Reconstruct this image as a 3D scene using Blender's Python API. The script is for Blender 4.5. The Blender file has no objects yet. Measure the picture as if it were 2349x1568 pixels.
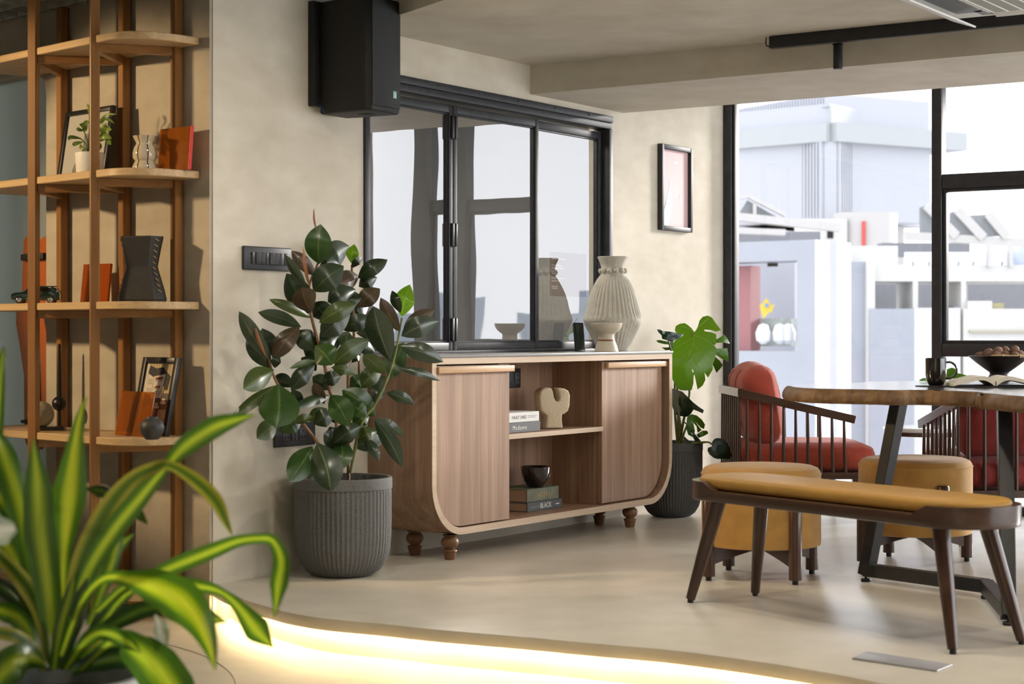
import bpy, bmesh, math, random
from mathutils import Vector, Matrix
random.seed(7)
S = bpy.context.scene
COL = S.collection
PI = math.pi
V = Vector

# ------------------------------------------------------------------ camera
F = 4155.0      # focal length in pixels of the 2349 px wide frame
CX, HY = 1174.5, 763.0
cd = bpy.data.cameras.new('camera')
cam = bpy.data.objects.new('camera', cd)
COL.objects.link(cam)
cam.location = (0, 0, 1.0)
cam.rotation_euler = (PI / 2, 0, 0)
cd.sensor_width = 36.0
cd.lens = 36.0 * F / 2349.0
cd.shift_y = -21.0 / 2349.0
cd.clip_end = 500
cd.dof.use_dof = True
cd.dof.focus_distance = 9.2
cd.dof.aperture_fstop = 4.6
S.camera = cam

# ------------------------------------------------------------------ world, sun, exposure
wd = bpy.data.worlds.new('world')
S.world = wd
wd.use_nodes = True
bg = wd.node_tree.nodes['Background']
bg.inputs[0].default_value = (0.96, 0.98, 1.0, 1)
bg.inputs[1].default_value = 2.6
sd = bpy.data.lights.new('sun', 'SUN')
sd.energy = 5.0
sd.angle = math.radians(10)
sd.color = (1.0, 0.95, 0.86)
sun = bpy.data.objects.new('sun', sd)
COL.objects.link(sun)
# low hazy sun shining in from the right-hand end of the glazing
sun.rotation_euler = V((-0.80 * .975, -0.60 * .975, -0.222)).to_track_quat('-Z', 'Y').to_euler()
sun.location = (20, 15, 8)
S.view_settings.view_transform = 'Standard'
S.view_settings.look = 'None'
S.view_settings.gamma = 1.0
S.view_settings.exposure = 1.05
S.view_settings.use_curve_mapping = False

# ------------------------------------------------------------------ the room's axes
U = V((.5547, .8321, 0))     # along the left wall, away from the camera
N = V((.8321, -.5547, 0))    # out of the left wall, and along the glazing
W0 = V((-1.186, 7.2, 0))     # near end of the left wall
RL = math.atan2(.8321, .5547)
F0 = W0 + U * 4.45           # corner of left wall and glazing
RF = math.atan2(-.5547, .8321)
C0 = V((-1.2, 7.185, 0))     # corner of left wall and shelf wall
RW = -PI / 4
M45 = V((.7071, .7071, 0))
LOW = -.135                  # lower floor level

def P(px, py, Y):
    return V(((px - CX) * Y / F, Y, 1 + (HY - py) * Y / F))

def on_z(px, py, z=0.0):
    return P(px, py, F * (1 - z) / (py - HY))

def wY(px, d):
    k = (px - CX) / F
    return (4.9807 - d) / (.5547 - .8321 * k)

def wpt(px, py, d):
    return P(px, py, wY(px, d))

def ws(px, d=0.0):
    p = wpt(px, HY, d) - W0
    return p.x * U.x + p.y * U.y

def wl(s, d, z=0.0):
    return W0 + U * s + N * d + V((0, 0, z))

def hit(px, py, p0, n):
    c = V((0, 0, 1))
    r = V(((px - CX) / F, 1, (HY - py) / F))
    return c + r * ((p0 - c).dot(n) / r.dot(n))

def shelf_pt(px, py, d):          # a point d in front of the shelf wall
    return hit(px, py, C0 - M45 * d, M45)

# ------------------------------------------------------------------ materials
MT = {}

def nt(m):
    m.use_nodes = True
    return m.node_tree, m.node_tree.nodes, m.node_tree.links

def mat(name, col, rough=.5, metal=0., amt=0., scale=8., stretch=(1, 1, 1), bump=0., bscale=None,
        coat=0., spec=.5, col2=None, detail=4., emit=None, estr=0., trans=0., ior=1.45, sheen=0.):
    if name in MT:
        return MT[name]
    m = bpy.data.materials.new(name)
    t, n, l = nt(m)
    b = n['Principled BSDF']
    b.inputs['Base Color'].default_value = (*col, 1)
    b.inputs['Roughness'].default_value = rough
    b.inputs['Metallic'].default_value = metal
    b.inputs['Specular IOR Level'].default_value = spec
    b.inputs['Coat Weight'].default_value = coat
    b.inputs['Coat Roughness'].default_value = .1
    b.inputs['Transmission Weight'].default_value = trans
    b.inputs['IOR'].default_value = ior
    b.inputs['Sheen Weight'].default_value = sheen
    if emit:
        b.inputs['Emission Color'].default_value = (*emit, 1)
        b.inputs['Emission Strength'].default_value = estr
    if amt or bump or col2:
        tc = n.new('ShaderNodeTexCoord')
        mp = n.new('ShaderNodeMapping')
        mp.inputs['Scale'].default_value = stretch
        l.new(tc.outputs['Object'], mp.inputs[0])
        no = n.new('ShaderNodeTexNoise')
        no.inputs['Scale'].default_value = scale
        no.inputs['Detail'].default_value = detail
        no.inputs['Roughness'].default_value = .6
        l.new(mp.outputs[0], no.inputs[0])
        if amt or col2:
            r = n.new('ShaderNodeValToRGB')
            r.color_ramp.elements[0].position = .32
            r.color_ramp.elements[1].position = .68
            c2 = col2 if col2 else tuple(min(1, c * (1 + amt)) for c in col)
            c1 = col if col2 else tuple(c * (1 - amt) for c in col)
            r.color_ramp.elements[0].color = (*c1, 1)
            r.color_ramp.elements[1].color = (*c2, 1)
            l.new(no.outputs[0], r.inputs[0])
            l.new(r.outputs[0], b.inputs['Base Color'])
        if bump:
            bp = n.new('ShaderNodeBump')
            bp.inputs['Strength'].default_value = bump
            bp.inputs['Distance'].default_value = .01
            if bscale:
                nb = n.new('ShaderNodeTexNoise')
                nb.inputs['Scale'].default_value = bscale
                nb.inputs['Detail'].default_value = 3
                l.new(mp.outputs[0], nb.inputs[0])
                l.new(nb.outputs[0], bp.inputs['Height'])
            else:
                l.new(no.outputs[0], bp.inputs['Height'])
            l.new(bp.outputs[0], b.inputs['Normal'])
    MT[name] = m
    return m

def plaster(name, c1, c2, rough=.75, spec=.3):
    """troweled plaster: broad cloudy patches plus fine horizontal and vertical streaks"""
    m = bpy.data.materials.new(name)
    t, n, l = nt(m)
    b = n['Principled BSDF']
    b.inputs['Roughness'].default_value = rough
    b.inputs['Specular IOR Level'].default_value = spec
    tc = n.new('ShaderNodeTexCoord')
    n1 = n.new('ShaderNodeTexNoise'); n1.inputs['Scale'].default_value = 2.6; n1.inputs['Detail'].default_value = 7
    n1.inputs['Roughness'].default_value = .62
    l.new(tc.outputs['Object'], n1.inputs[0])
    mp = n.new('ShaderNodeMapping'); mp.inputs['Scale'].default_value = (2.0, 2.0, 4.5)
    l.new(tc.outputs['Object'], mp.inputs[0])
    n2 = n.new('ShaderNodeTexNoise'); n2.inputs['Scale'].default_value = 2.5; n2.inputs['Detail'].default_value = 6
    l.new(mp.outputs[0], n2.inputs[0])
    ad = n.new('ShaderNodeMath'); ad.operation = 'ADD'
    l.new(n1.outputs[0], ad.inputs[0]); l.new(n2.outputs[0], ad.inputs[1])
    r = n.new('ShaderNodeValToRGB')
    r.color_ramp.elements[0].position = .72; r.color_ramp.elements[0].color = (*c1, 1)
    r.color_ramp.elements[1].position = 1.28; r.color_ramp.elements[1].color = (*c2, 1)
    dv = n.new('ShaderNodeMath'); dv.operation = 'MULTIPLY'; dv.inputs[1].default_value = 1.0
    l.new(ad.outputs[0], dv.inputs[0])
    mr = n.new('ShaderNodeMapRange'); mr.inputs[1].default_value = .7; mr.inputs[2].default_value = 1.3
    l.new(dv.outputs[0], mr.inputs[0])
    r.color_ramp.elements[0].position = 0; r.color_ramp.elements[1].position = 1
    l.new(mr.outputs[0], r.inputs[0])
    l.new(r.outputs[0], b.inputs['Base Color'])
    bp = n.new('ShaderNodeBump'); bp.inputs['Strength'].default_value = .12; bp.inputs['Distance'].default_value = .01
    l.new(ad.outputs[0], bp.inputs['Height']); l.new(bp.outputs[0], b.inputs['Normal'])
    MT[name] = m
    return m

def wood(name, c1, c2, axis='z', rough=.45, sc=1.0, coat=0., fine=1.0):
    """long grain along an axis: stretched noise bands plus fine pores"""
    key = name + '_' + axis
    if key in MT:
        return MT[key]
    m = bpy.data.materials.new(key)
    t, n, l = nt(m)
    b = n['Principled BSDF']
    b.inputs['Roughness'].default_value = rough
    b.inputs['Coat Weight'].default_value = coat
    b.inputs['Coat Roughness'].default_value = .15
    b.inputs['Specular IOR Level'].default_value = .35
    st = {'x': (.55, 16, 16), 'y': (16, .55, 16), 'z': (16, 16, .55)}[axis]
    tc = n.new('ShaderNodeTexCoord')
    mp = n.new('ShaderNodeMapping'); mp.inputs['Scale'].default_value = tuple(a * sc for a in st)
    l.new(tc.outputs['Object'], mp.inputs[0])
    n1 = n.new('ShaderNodeTexNoise'); n1.inputs['Scale'].default_value = 1.5; n1.inputs['Detail'].default_value = 5
    n1.inputs['Distortion'].default_value = .5
    l.new(mp.outputs[0], n1.inputs[0])
    mp2 = n.new('ShaderNodeMapping'); mp2.inputs['Scale'].default_value = tuple(a * sc * (6 if a > 1 else 3) for a in st)
    l.new(tc.outputs['Object'], mp2.inputs[0])
    n2 = n.new('ShaderNodeTexNoise'); n2.inputs['Scale'].default_value = 1.8; n2.inputs['Detail'].default_value = 3
    l.new(mp2.outputs[0], n2.inputs[0])
    mx = n.new('ShaderNodeMath'); mx.operation = 'MULTIPLY_ADD'; mx.inputs[1].default_value = .45 * fine
    l.new(n2.outputs[0], mx.inputs[0]); l.new(n1.outputs[0], mx.inputs[2])
    r = n.new('ShaderNodeValToRGB')
    r.color_ramp.elements[0].position = .45; r.color_ramp.elements[0].color = (*c1, 1)
    r.color_ramp.elements[1].position = .95; r.color_ramp.elements[1].color = (*c2, 1)
    l.new(mx.outputs[0], r.inputs[0]); l.new(r.outputs[0], b.inputs['Base Color'])
    bp = n.new('ShaderNodeBump'); bp.inputs['Strength'].default_value = .08; bp.inputs['Distance'].default_value = .004
    l.new(mx.outputs[0], bp.inputs['Height']); l.new(bp.outputs[0], b.inputs['Normal'])
    MT[key] = m
    return m

def leafmat(name, col, rib, rough=.3, transl=.25, edge=None, coat=.3, stripe=None):
    """leaf blade: UV.x runs across the blade, so the midrib (or a pale centre stripe) follows the leaf"""
    m = bpy.data.materials.new(name)
    t, n, l = nt(m)
    b = n['Principled BSDF']
    b.inputs['Roughness'].default_value = rough
    b.inputs['Coat Weight'].default_value = coat
    b.inputs['Coat Roughness'].default_value = .18
    uv = n.new('ShaderNodeTexCoord')
    sp = n.new('ShaderNodeSeparateXYZ'); l.new(uv.outputs['UV'], sp.inputs[0])
    r = n.new('ShaderNodeValToRGB'); l.new(sp.outputs[0], r.inputs[0])
    e = r.color_ramp.elements
    ed = edge if edge else col
    if stripe:
        e[0].position = 0; e[0].color = (*ed, 1)
        e[1].position = 1; e[1].color = (*ed, 1)
        for p_, c_ in ((.20, ed), (.34, col), (.42, stripe), (.58, stripe), (.66, col), (.80, ed)):
            q = e.new(p_); q.color = (*c_, 1)
    else:
        e[0].position = 0; e[0].color = (*ed, 1)
        e[1].position = 1; e[1].color = (*ed, 1)
        for p_, c_ in ((.05, col), (.47, col), (.485, rib), (.515, rib), (.53, col), (.95, col)):
            q = e.new(p_); q.color = (*c_, 1)
    no = n.new('ShaderNodeTexNoise'); no.inputs['Scale'].default_value = 3.0
    mp = n.new('ShaderNodeMapping'); mp.inputs['Scale'].default_value = (9 if stripe else 1.5, 1.2 if stripe else 14, 1)
    l.new(uv.outputs['UV'], mp.inputs[0]); l.new(mp.outputs[0], no.inputs[0])
    hs = n.new('ShaderNodeHueSaturation')
    mr = n.new('ShaderNodeMapRange'); mr.inputs[1].default_value = .3; mr.inputs[2].default_value = .7
    mr.inputs[3].default_value = .78; mr.inputs[4].default_value = 1.25
    l.new(no.outputs[0], mr.inputs[0]); l.new(mr.outputs[0], hs.inputs['Value'])
    l.new(r.outputs[0], hs.inputs['Color'])
    l.new(hs.outputs[0], b.inputs['Base Color'])
    tr = n.new('ShaderNodeBsdfTranslucent'); l.new(hs.outputs[0], tr.inputs[0])
    mx = n.new('ShaderNodeMixShader'); mx.inputs[0].default_value = transl
    l.new(b.outputs[0], mx.inputs[1]); l.new(tr.outputs[0], mx.inputs[2])
    l.new(mx.outputs[0], n['Material Output'].inputs[0])
    MT[name] = m
    return m

def glassmat(name, refl, tint=(1, 1, 1), rough=0.0):
    """thin pane: lets light straight through, reflects a share of it"""
    m = bpy.data.materials.new(name)
    t, n, l = nt(m)
    n.remove(n['Principled BSDF'])
    tr = n.new('ShaderNodeBsdfTransparent'); tr.inputs[0].default_value = (*tint, 1)
    g = n.new('ShaderNodeBsdfGlossy'); g.inputs['Roughness'].default_value = rough
    mx = n.new('ShaderNodeMixShader'); mx.inputs[0].default_value = refl
    l.new(tr.outputs[0], mx.inputs[1]); l.new(g.outputs[0], mx.inputs[2])
    l.new(mx.outputs[0], n['Material Output'].inputs[0])
    MT[name] = m
    return m

# ------------------------------------------------------------------ mesh helpers
def link(o, parent=None):
    COL.objects.link(o)
    if parent is not None:
        o.parent = parent
    return o

def bmo(name, bm, m=None, parent=None, smooth=False, recalc=True):
    if recalc:
        bmesh.ops.recalc_face_normals(bm, faces=bm.faces)
    me = bpy.data.meshes.new(name)
    bm.to_mesh(me); bm.free()
    if m:
        me.materials.append(m)
    if smooth:
        for p in me.polygons:
            p.use_smooth = True
    o = bpy.data.objects.new(name, me)
    return link(o, parent)

def auto(o, ang=40):
    me = o.data
    for p in me.polygons:
        p.use_smooth = True
    me.set_sharp_from_angle(angle=math.radians(ang))
    return o

def bbox(bm, x0, x1, y0, y1, z0, z1, bev=0., seg=2, mtx=None):
    r = bmesh.ops.create_cube(bm, size=1)
    vs = r['verts']
    for v in vs:
        v.co = V((x0 + (v.co.x + .5) * (x1 - x0), y0 + (v.co.y + .5) * (y1 - y0), z0 + (v.co.z + .5) * (z1 - z0)))
    if bev:
        es = list({e for v in vs for e in v.link_edges})
        rr = bmesh.ops.bevel(bm, geom=es, offset=bev, segments=seg, affect='EDGES', profile=.5)
        vs = list({v for f in rr['faces'] for v in f.verts} | {v for v in vs if v.is_valid})
    if mtx is not None:
        for v in vs:
            v.co = mtx @ v.co

def B(name, parent, m, x0, x1, y0, y1, z0, z1, bev=0., seg=2, rot=None, loc=None):
    bm = bmesh.new()
    bbox(bm, x0, x1, y0, y1, z0, z1, bev, seg)
    o = bmo(name, bm, m, parent)
    if bev:
        auto(o, 35)
    if rot:
        o.rotation_euler = rot
    if loc is not None:
        o.location = loc
    return o

def prism(name, parent, m, pts, a0, a1, plane='xy', bev=0., seg=2, ang=35):
    """polygon extruded between a0 and a1 along the axis left over"""
    bm = bmesh.new()
    def co(p, a):
        return {'xy': (p[0], p[1], a), 'xz': (p[0], a, p[1]), 'yz': (a, p[0], p[1])}[plane]
    lo = [bm.verts.new(co(p, a0)) for p in pts]
    hi = [bm.verts.new(co(p, a1)) for p in pts]
    n = len(pts)
    bm.faces.new(lo); bm.faces.new(hi[::-1])
    for i in range(n):
        bm.faces.new((lo[i], lo[(i + 1) % n], hi[(i + 1) % n], hi[i]))
    bmesh.ops.recalc_face_normals(bm, faces=bm.faces)
    if bev:
        es = [e for e in bm.edges if (e.verts[0] in lo and e.verts[1] in lo) or (e.verts[0] in hi and e.verts[1] in hi)]
        bmesh.ops.bevel(bm, geom=es, offset=bev, segments=seg, affect='EDGES', profile=.5)
    o = bmo(name, bm, m, parent)
    return auto(o, ang)

def lathe(name, parent, m, prof, seg=40, loc=(0, 0, 0), ang=40, rfun=None, close=True):
    """prof: (radius, z) pairs from bottom to top; rfun(angle, r, z) may modulate the radius"""
    bm = bmesh.new()
    rings = []
    for (r, z) in prof:
        ring = []
        for i in range(seg):
            a = 2 * PI * i / seg
            rr = rfun(a, r, z) if rfun else r
            ring.append(bm.verts.new((rr * math.cos(a), rr * math.sin(a), z)))
        rings.append(ring)
    for k in range(len(rings) - 1):
        for i in range(seg):
            j = (i + 1) % seg
            bm.faces.new((rings[k][i], rings[k][j], rings[k + 1][j], rings[k + 1][i]))
    if close:
        if prof[0][0] > 1e-5:
            bm.faces.new(rings[0][::-1])
        if prof[-1][0] > 1e-5:
            bm.faces.new(rings[-1])
    bmesh.ops.remove_doubles(bm, verts=bm.verts, dist=1e-6)
    o = bmo(name, bm, m, parent)
    o.location = loc
    return auto(o, ang)

def cr(pts, n):
    """Catmull-Rom through pts, n samples"""
    pts = [V(p) for p in pts]
    if len(pts) == 2:
        return [pts[0].lerp(pts[1], i / (n - 1)) for i in range(n)]
    q = [pts[0] * 2 - pts[1]] + pts + [pts[-1] * 2 - pts[-2]]
    out = []
    k = len(pts) - 1
    for i in range(n):
        u = i / (n - 1) * k
        j = min(int(u), k - 1)
        t = u - j
        a, b, c, d = q[j], q[j + 1], q[j + 2], q[j + 3]
        out.append(.5 * ((2 * b) + (c - a) * t + (2 * a - 5 * b + 4 * c - d) * t * t + (3 * b - a - 3 * c + d) * t ** 3))
    return out

def inv(parent):
    if parent is None:
        return Matrix.Identity(4)
    m = parent.matrix_basis.copy()
    p = parent.parent
    while p is not None:
        m = p.matrix_basis @ m
        p = p.parent
    return m.inverted()

def tube(name, parent, m, pts, rad, seg=8, n=None, world=False, up=None, flat=None):
    """round (or flattened) bar swept along a path; rad a number or list"""
    path = cr(pts, n) if n else [V(p) for p in pts]
    if world:
        mi = inv(parent)
        path = [mi @ p for p in path]
    k = len(path)
    bm = bmesh.new()
    rings = []
    prev = None
    for i, p in enumerate(path):
        t = (path[min(i + 1, k - 1)] - path[max(i - 1, 0)]).normalized()
        ref = V(up) if up else (V((0, 0, 1)) if abs(t.z) < .9 else V((1, 0, 0)))
        if prev is not None and not up:
            ref = prev
        a = t.cross(ref)
        if a.length < 1e-6:
            a = t.cross(V((0, 1, 0)))
        a.normalize()
        bq = a.cross(t).normalized()
        prev = bq
        if isinstance(rad, (list, tuple)):
            f = i / (k - 1) * (len(rad) - 1); j = min(int(f), len(rad) - 2)
            r = rad[j] + (rad[j + 1] - rad[j]) * (f - j)
        else:
            r = rad
        fl = flat if flat else 1.0
        rings.append([bm.verts.new(p + a * r * math.cos(2 * PI * q / seg + PI / seg) + bq * r * fl * math.sin(2 * PI * q / seg + PI / seg)) for q in range(seg)])
    for i in range(k - 1):
        for q in range(seg):
            w = (q + 1) % seg
            bm.faces.new((rings[i][q], rings[i][w], rings[i + 1][w], rings[i + 1][q]))
    bm.faces.new(rings[0][::-1]); bm.faces.new(rings[-1])
    o = bmo(name, bm, m, parent)
    return auto(o, 50)

def bar(name, parent, m, a, b, w, h, up=(0, 0, 1), world=False, bev=.002):
    """straight square bar from a to b"""
    a, b = V(a), V(b)
    if world:
        mi = inv(parent); a = mi @ a; b = mi @ b; up = mi.to_3x3() @ V(up)
    d = b - a
    x = d.normalized()
    y = V(up).cross(x)
    if y.length < 1e-5:
        y = V((1, 0, 0)).cross(x)
    y.normalize()
    z = x.cross(y)
    mt = Matrix(((x.x, y.x, z.x, a.x), (x.y, y.y, z.y, a.y), (x.z, y.z, z.z, a.z), (0, 0, 0, 1)))
    bm = bmesh.new()
    bbox(bm, 0, d.length, -w / 2, w / 2, -h / 2, h / 2, bev, 1, mt)
    return auto(bmo(name, bm, m, parent), 35)

def ngon(name, parent, m, pts, thick=0.):
    """flat shape from 3-D points (a print, a label), optionally given a thickness downwards of its normal"""
    bm = bmesh.new()
    f = bm.faces.new([bm.verts.new(p) for p in pts])
    bmesh.ops.triangulate(bm, faces=[f])
    return bmo(name, bm, m, parent, recalc=False)

LEAFP = [(0, .03), (.1, .42), (.22, .76), (.38, .97), (.52, 1), (.68, .9), (.82, .64), (.92, .34), (1, .015)]
STRAP = [(0, .5), (.15, .62), (.4, .95), (.6, 1), (.78, .78), (.9, .42), (1, .02)]

def prof(pr, t):
    for i in range(len(pr) - 1):
        if t <= pr[i + 1][0]:
            a, b = pr[i], pr[i + 1]
            return a[1] + (b[1] - a[1]) * (t - a[0]) / (b[0] - a[0])
    return pr[-1][1]

def blade(name, parent, m, pts, width, roll=0., fold=.25, pr=LEAFP, n=12, nc=4, widths=None, wave=0., curl=0., roll1=None):
    """leaf blade around a 3-D midrib path (world points). width = full width; roll turns it about the midrib"""
    path = cr(pts, n)
    mi = inv(parent)
    cpos = V((0, 0, 1))
    bm = bmesh.new()
    uvl = bm.loops.layers.uv.new('UVMap')
    rows = []
    uvs = {}
    for i, p in enumerate(path):
        t = (path[min(i + 1, n - 1)] - path[max(i - 1, 0)]).normalized()
        v = (p - cpos).normalized()
        a = t.cross(v)
        if a.length < 1e-4:
            a = V((1, 0, 0))
        a.normalize()
        q = t.cross(a).normalized()
        f = i / (n - 1)
        rr = roll if roll1 is None else roll + (roll1 - roll) * f
        side = a * math.cos(rr) + q * math.sin(rr)
        nor = side.cross(t).normalized()
        if widths:
            g = f * (len(widths) - 1); j = min(int(g), len(widths) - 2)
            w = (widths[j] + (widths[j + 1] - widths[j]) * (g - j)) / 2
        else:
            w = width / 2 * prof(pr, f)
        row = []
        for c in range(-nc, nc + 1):
            x = c / nc
            off = side * (w * x) + nor * (fold * w * abs(x) ** 1.3 + wave * w * math.sin(f * 14 + (2 if x > 0 else 0)) * abs(x) ** 2)
            vv = bm.verts.new(mi @ (p + off))
            uvs[vv] = (.5 + x * .5, f)
            row.append(vv)
        rows.append(row)
    for i in range(n - 1):
        for c in range(2 * nc):
            fc = bm.faces.new((rows[i][c], rows[i][c + 1], rows[i + 1][c + 1], rows[i + 1][c]))
            for lp in fc.loops:
                lp[uvl].uv = uvs[lp.vert]
    return bmo(name, bm, m, parent, smooth=True, recalc=False)

def text(name, parent, m, s, size, mtx, align='LEFT', extrude=.0003, spacing=1.0):
    cu = bpy.data.curves.new(name, 'FONT')
    cu.body = s; cu.size = size; cu.extrude = extrude; cu.align_x = align; cu.space_character = spacing
    tmp = bpy.data.objects.new(name + '_tmp', cu)
    COL.objects.link(tmp)
    dg = bpy.context.evaluated_depsgraph_get()
    me = bpy.data.meshes.new_from_object(tmp.evaluated_get(dg))
    bpy.data.objects.remove(tmp)
    me.materials.clear(); me.materials.append(m)
    me.transform(mtx)
    o = bpy.data.objects.new(name, me)
    return link(o, parent)

def thing(name, label, cat, loc=(0, 0, 0), rz=0., group=None):
    o = bpy.data.objects.new(name, None)
    o.empty_display_size = .05
    o.location = loc; o.rotation_euler = (0, 0, rz)
    o['label'] = label; o['category'] = cat
    if group:
        o['group'] = group
    COL.objects.link(o)
    o.matrix_basis = Matrix.Translation(V(loc)) @ Matrix.Rotation(rz, 4, 'Z')
    return o

def tag(o, label, cat, group=None):
    o['label'] = label; o['category'] = cat
    if group:
        o['group'] = group
    return o

def struct(o, label=None):
    o['kind'] = 'structure'
    if label:
        o['label'] = label
    return o

def sroot(name, loc=(0, 0, 0), rz=0., label=None):
    o = bpy.data.objects.new(name, None)
    o.empty_display_size = .05
    COL.objects.link(o)
    o.matrix_basis = Matrix.Translation(V(loc)) @ Matrix.Rotation(rz, 4, 'Z')
    return struct(o, label)

def dup(o, parent, loc=None, name=None):
    c = o.copy()
    COL.objects.link(c)
    c.parent = parent
    if loc is not None:
        c.location = loc
    return c

# ================================================================== SETTING
m_wall = plaster('plaster_wall', (.58, .525, .425), (.70, .65, .55))
m_ceil = plaster('plaster_ceiling', (.50, .46, .385), (.62, .58, .50))
m_floor = plaster('microcement_floor', (.62, .575, .49), (.74, .695, .605), rough=.30, spec=.5)
m_lowfloor = plaster('microcement_lower', (.56, .49, .38), (.68, .61, .49), rough=.42, spec=.4)
m_black = mat('black_steel', (.018, .018, .021), .38, amt=.3, scale=30)
m_blackm = mat('black_matt', (.012, .012, .013), .55)
m_rubber = mat('black_rubber', (.01, .01, .01), .7)
m_steelframe = mat('dark_frame', (.028, .029, .033), .45, amt=.25, scale=18, bump=.05)
m_dark = mat('dark_void', (.02, .019, .017), .9)
m_backroom = mat('grey_room', (.24, .24, .24), .8, amt=.08, scale=2)
m_white = mat('white_paint', (.80, .80, .78), .5)
m_glass = glassmat('window_glass', .03, (.66, .66, .67))
m_glass_in = glassmat('mirroring_glass', .42, (.80, .82, .84), .0)

# ---- raised floor with a curved front edge
edge_px = [(490, 1342), (515, 1356.5), (568, 1377), (625, 1393.7), (665, 1404), (746, 1417), (884, 1430), (1002, 1442.6),
           (1206, 1459.5), (1360, 1474), (1560, 1492), (1818, 1528), (2034, 1568)]
edge = [on_z(x, y) for x, y in edge_px] + [V((1.45, 4.62, 0)), V((2.1, 3.95, 0)), V((3.4, 3.3, 0)), V((5.25, 2.9, 0))]
edge[0] = W0 + V((-.004, -.012, 0))
ecur = cr(edge, 90)
FAC_R = F0 + N * 4.75
back = [FAC_R + U * .1, F0 + U * .1 + N * -.02, W0 + N * -.02]
plat = sroot('floor', label='raised smooth beige microcement floor with a curved front edge')
prism('floor_slab', plat, m_floor, [(p.x, p.y) for p in ecur] + [(5.25, 8.2)] + [(p.x, p.y) for p in back], -.045, 0, bev=.004, seg=2)
ins = []
for i, p in enumerate(ecur):
    t = (ecur[min(i + 1, 89)] - ecur[max(i - 1, 0)]).normalized()
    ins.append(p + V((-t.y, t.x, 0)) * .075)
prism('step_riser', plat, m_lowfloor, [(p.x, p.y) for p in ins] + [(5.25, 8.2)] + [(p.x, p.y) for p in back], LOW - .02, -.0455)
lowf = struct(B('floor', None, m_lowfloor, -6, 5.3, -1.6, 12.5, LOW - .1, LOW), 'lower warm beige microcement floor in front of the step')
# curved saw joint in the lower floor
jc = [on_z(x, y, LOW) for x, y in ((330, 1466), (400, 1482), (470, 1505), (520, 1535), (540, 1568), (535, 1620))]
jo = tube('floor_joint', lowf, mat('joint_grey', (.30, .26, .2), .8), [p + V((0, 0, .0003)) for p in jc], .0014, seg=6, n=40)
# light strip tucked under the nosing
bm = bmesh.new()
rows = []
for i, p in enumerate(ecur):
    t = (ecur[min(i + 1, 89)] - ecur[max(i - 1, 0)]).normalized()
    nn = V((-t.y, t.x, 0))
    a, b_ = p + nn * .045, p + nn * .062
    rows.append([bm.verts.new((q.x, q.y, z)) for q, z in ((a, -.047), (b_, -.047), (b_, -.053), (a, -.053))])
for i in range(89):
    for k in range(4):
        bm.faces.new((rows[i][k], rows[i][(k + 1) % 4], rows[i + 1][(k + 1) % 4], rows[i + 1][k]))
bm.faces.new(rows[0]); bm.faces.new(rows[-1][::-1])
m_led = mat('led_warm', (1, .9, .7), .5, emit=(1.0, .80, .47), estr=19)
tag(bmo('light_strip', bm, m_led), 'thin warm white light strip glowing under the curved floor edge', 'light strip')

# ---- left wall (plane through W0 along U), with the opening of the inside window
S0, S1, Z0, Z1 = .955, 3.105, .90, 2.168
wallL = sroot('wall_left', W0, RL, 'beige troweled plaster wall with inside window')
# local x runs along the wall, local y goes into it
prism('wall_panel', wallL, m_wall, [(-.004, 0), (S0, 0), (S0, .14), (.05, .14)], LOW, 3.0)
prism('wall_panel', wallL, m_wall, [(S1, LOW), (4.45, LOW), (4.45, 3.0), (S1, 3.0)], 0, .14, 'xz')
prism('wall_panel', wallL, m_wall, [(S0, LOW), (S1, LOW), (S1, Z0), (S0, Z0)], 0, .14, 'xz')
prism('wall_panel', wallL, m_wall, [(S0, Z1), (S1, Z1), (S1, 3.0), (S0, 3.0)], 0, .14, 'xz')

# ---- shelf wall, running back to the left from the same corner
wallS = sroot('wall_shelf', C0, RW, 'warm taupe plaster wall behind the corner shelf')
m_wall2 = plaster('plaster_taupe', (.36, .315, .25), (.47, .42, .34))
pa = shelf_pt(106, HY, 0); ca = V((.7071, -.7071, 0))
xa = (pa - C0).dot(ca)
ztop = shelf_pt(72, 166, 0).z
rr_ = .12
arc = [(xa - rr_ + rr_ * math.sin(a), ztop - rr_ + rr_ * math.cos(a)) for a in [i * PI / 2 / 10 for i in range(11)]]
prism('wall_panel', wallS, m_wall2, [(-.2, LOW), (-.2, 3.0), (-4.2, 3.0), (-4.2, ztop)] + arc + [(xa, LOW)], 0, .14, 'xz')
prism('wall_panel', wallS, m_wall2, [(0, 0), (-.2, 0), (-.2, .14), (-.04, .14)], LOW, 3.0)
m_frost = leafmat('smoky_glass', (.40, .425, .41), (.40, .425, .41), .3, .55, coat=.2)
door = sroot('door_1', C0, RW, 'smoky grey glass door with an orange acrylic pull behind the shelf')
B('pane', door, m_frost, -4.2, xa + .05, .09, .10, LOW, ztop + .05)
tr = [(xa - rr_ + (rr_ - .0) * math.sin(a), ztop - rr_ + rr_ * math.cos(a)) for a in [i * PI / 2 / 10 for i in range(11)]]
tube('door_trim', door, m_white, [(-3.0, .10, ztop - .004)] + [(x - .003, .10, z - .003) for x, z in tr] + [(xa - .003, .10, LOW)], .006, seg=6)
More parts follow.
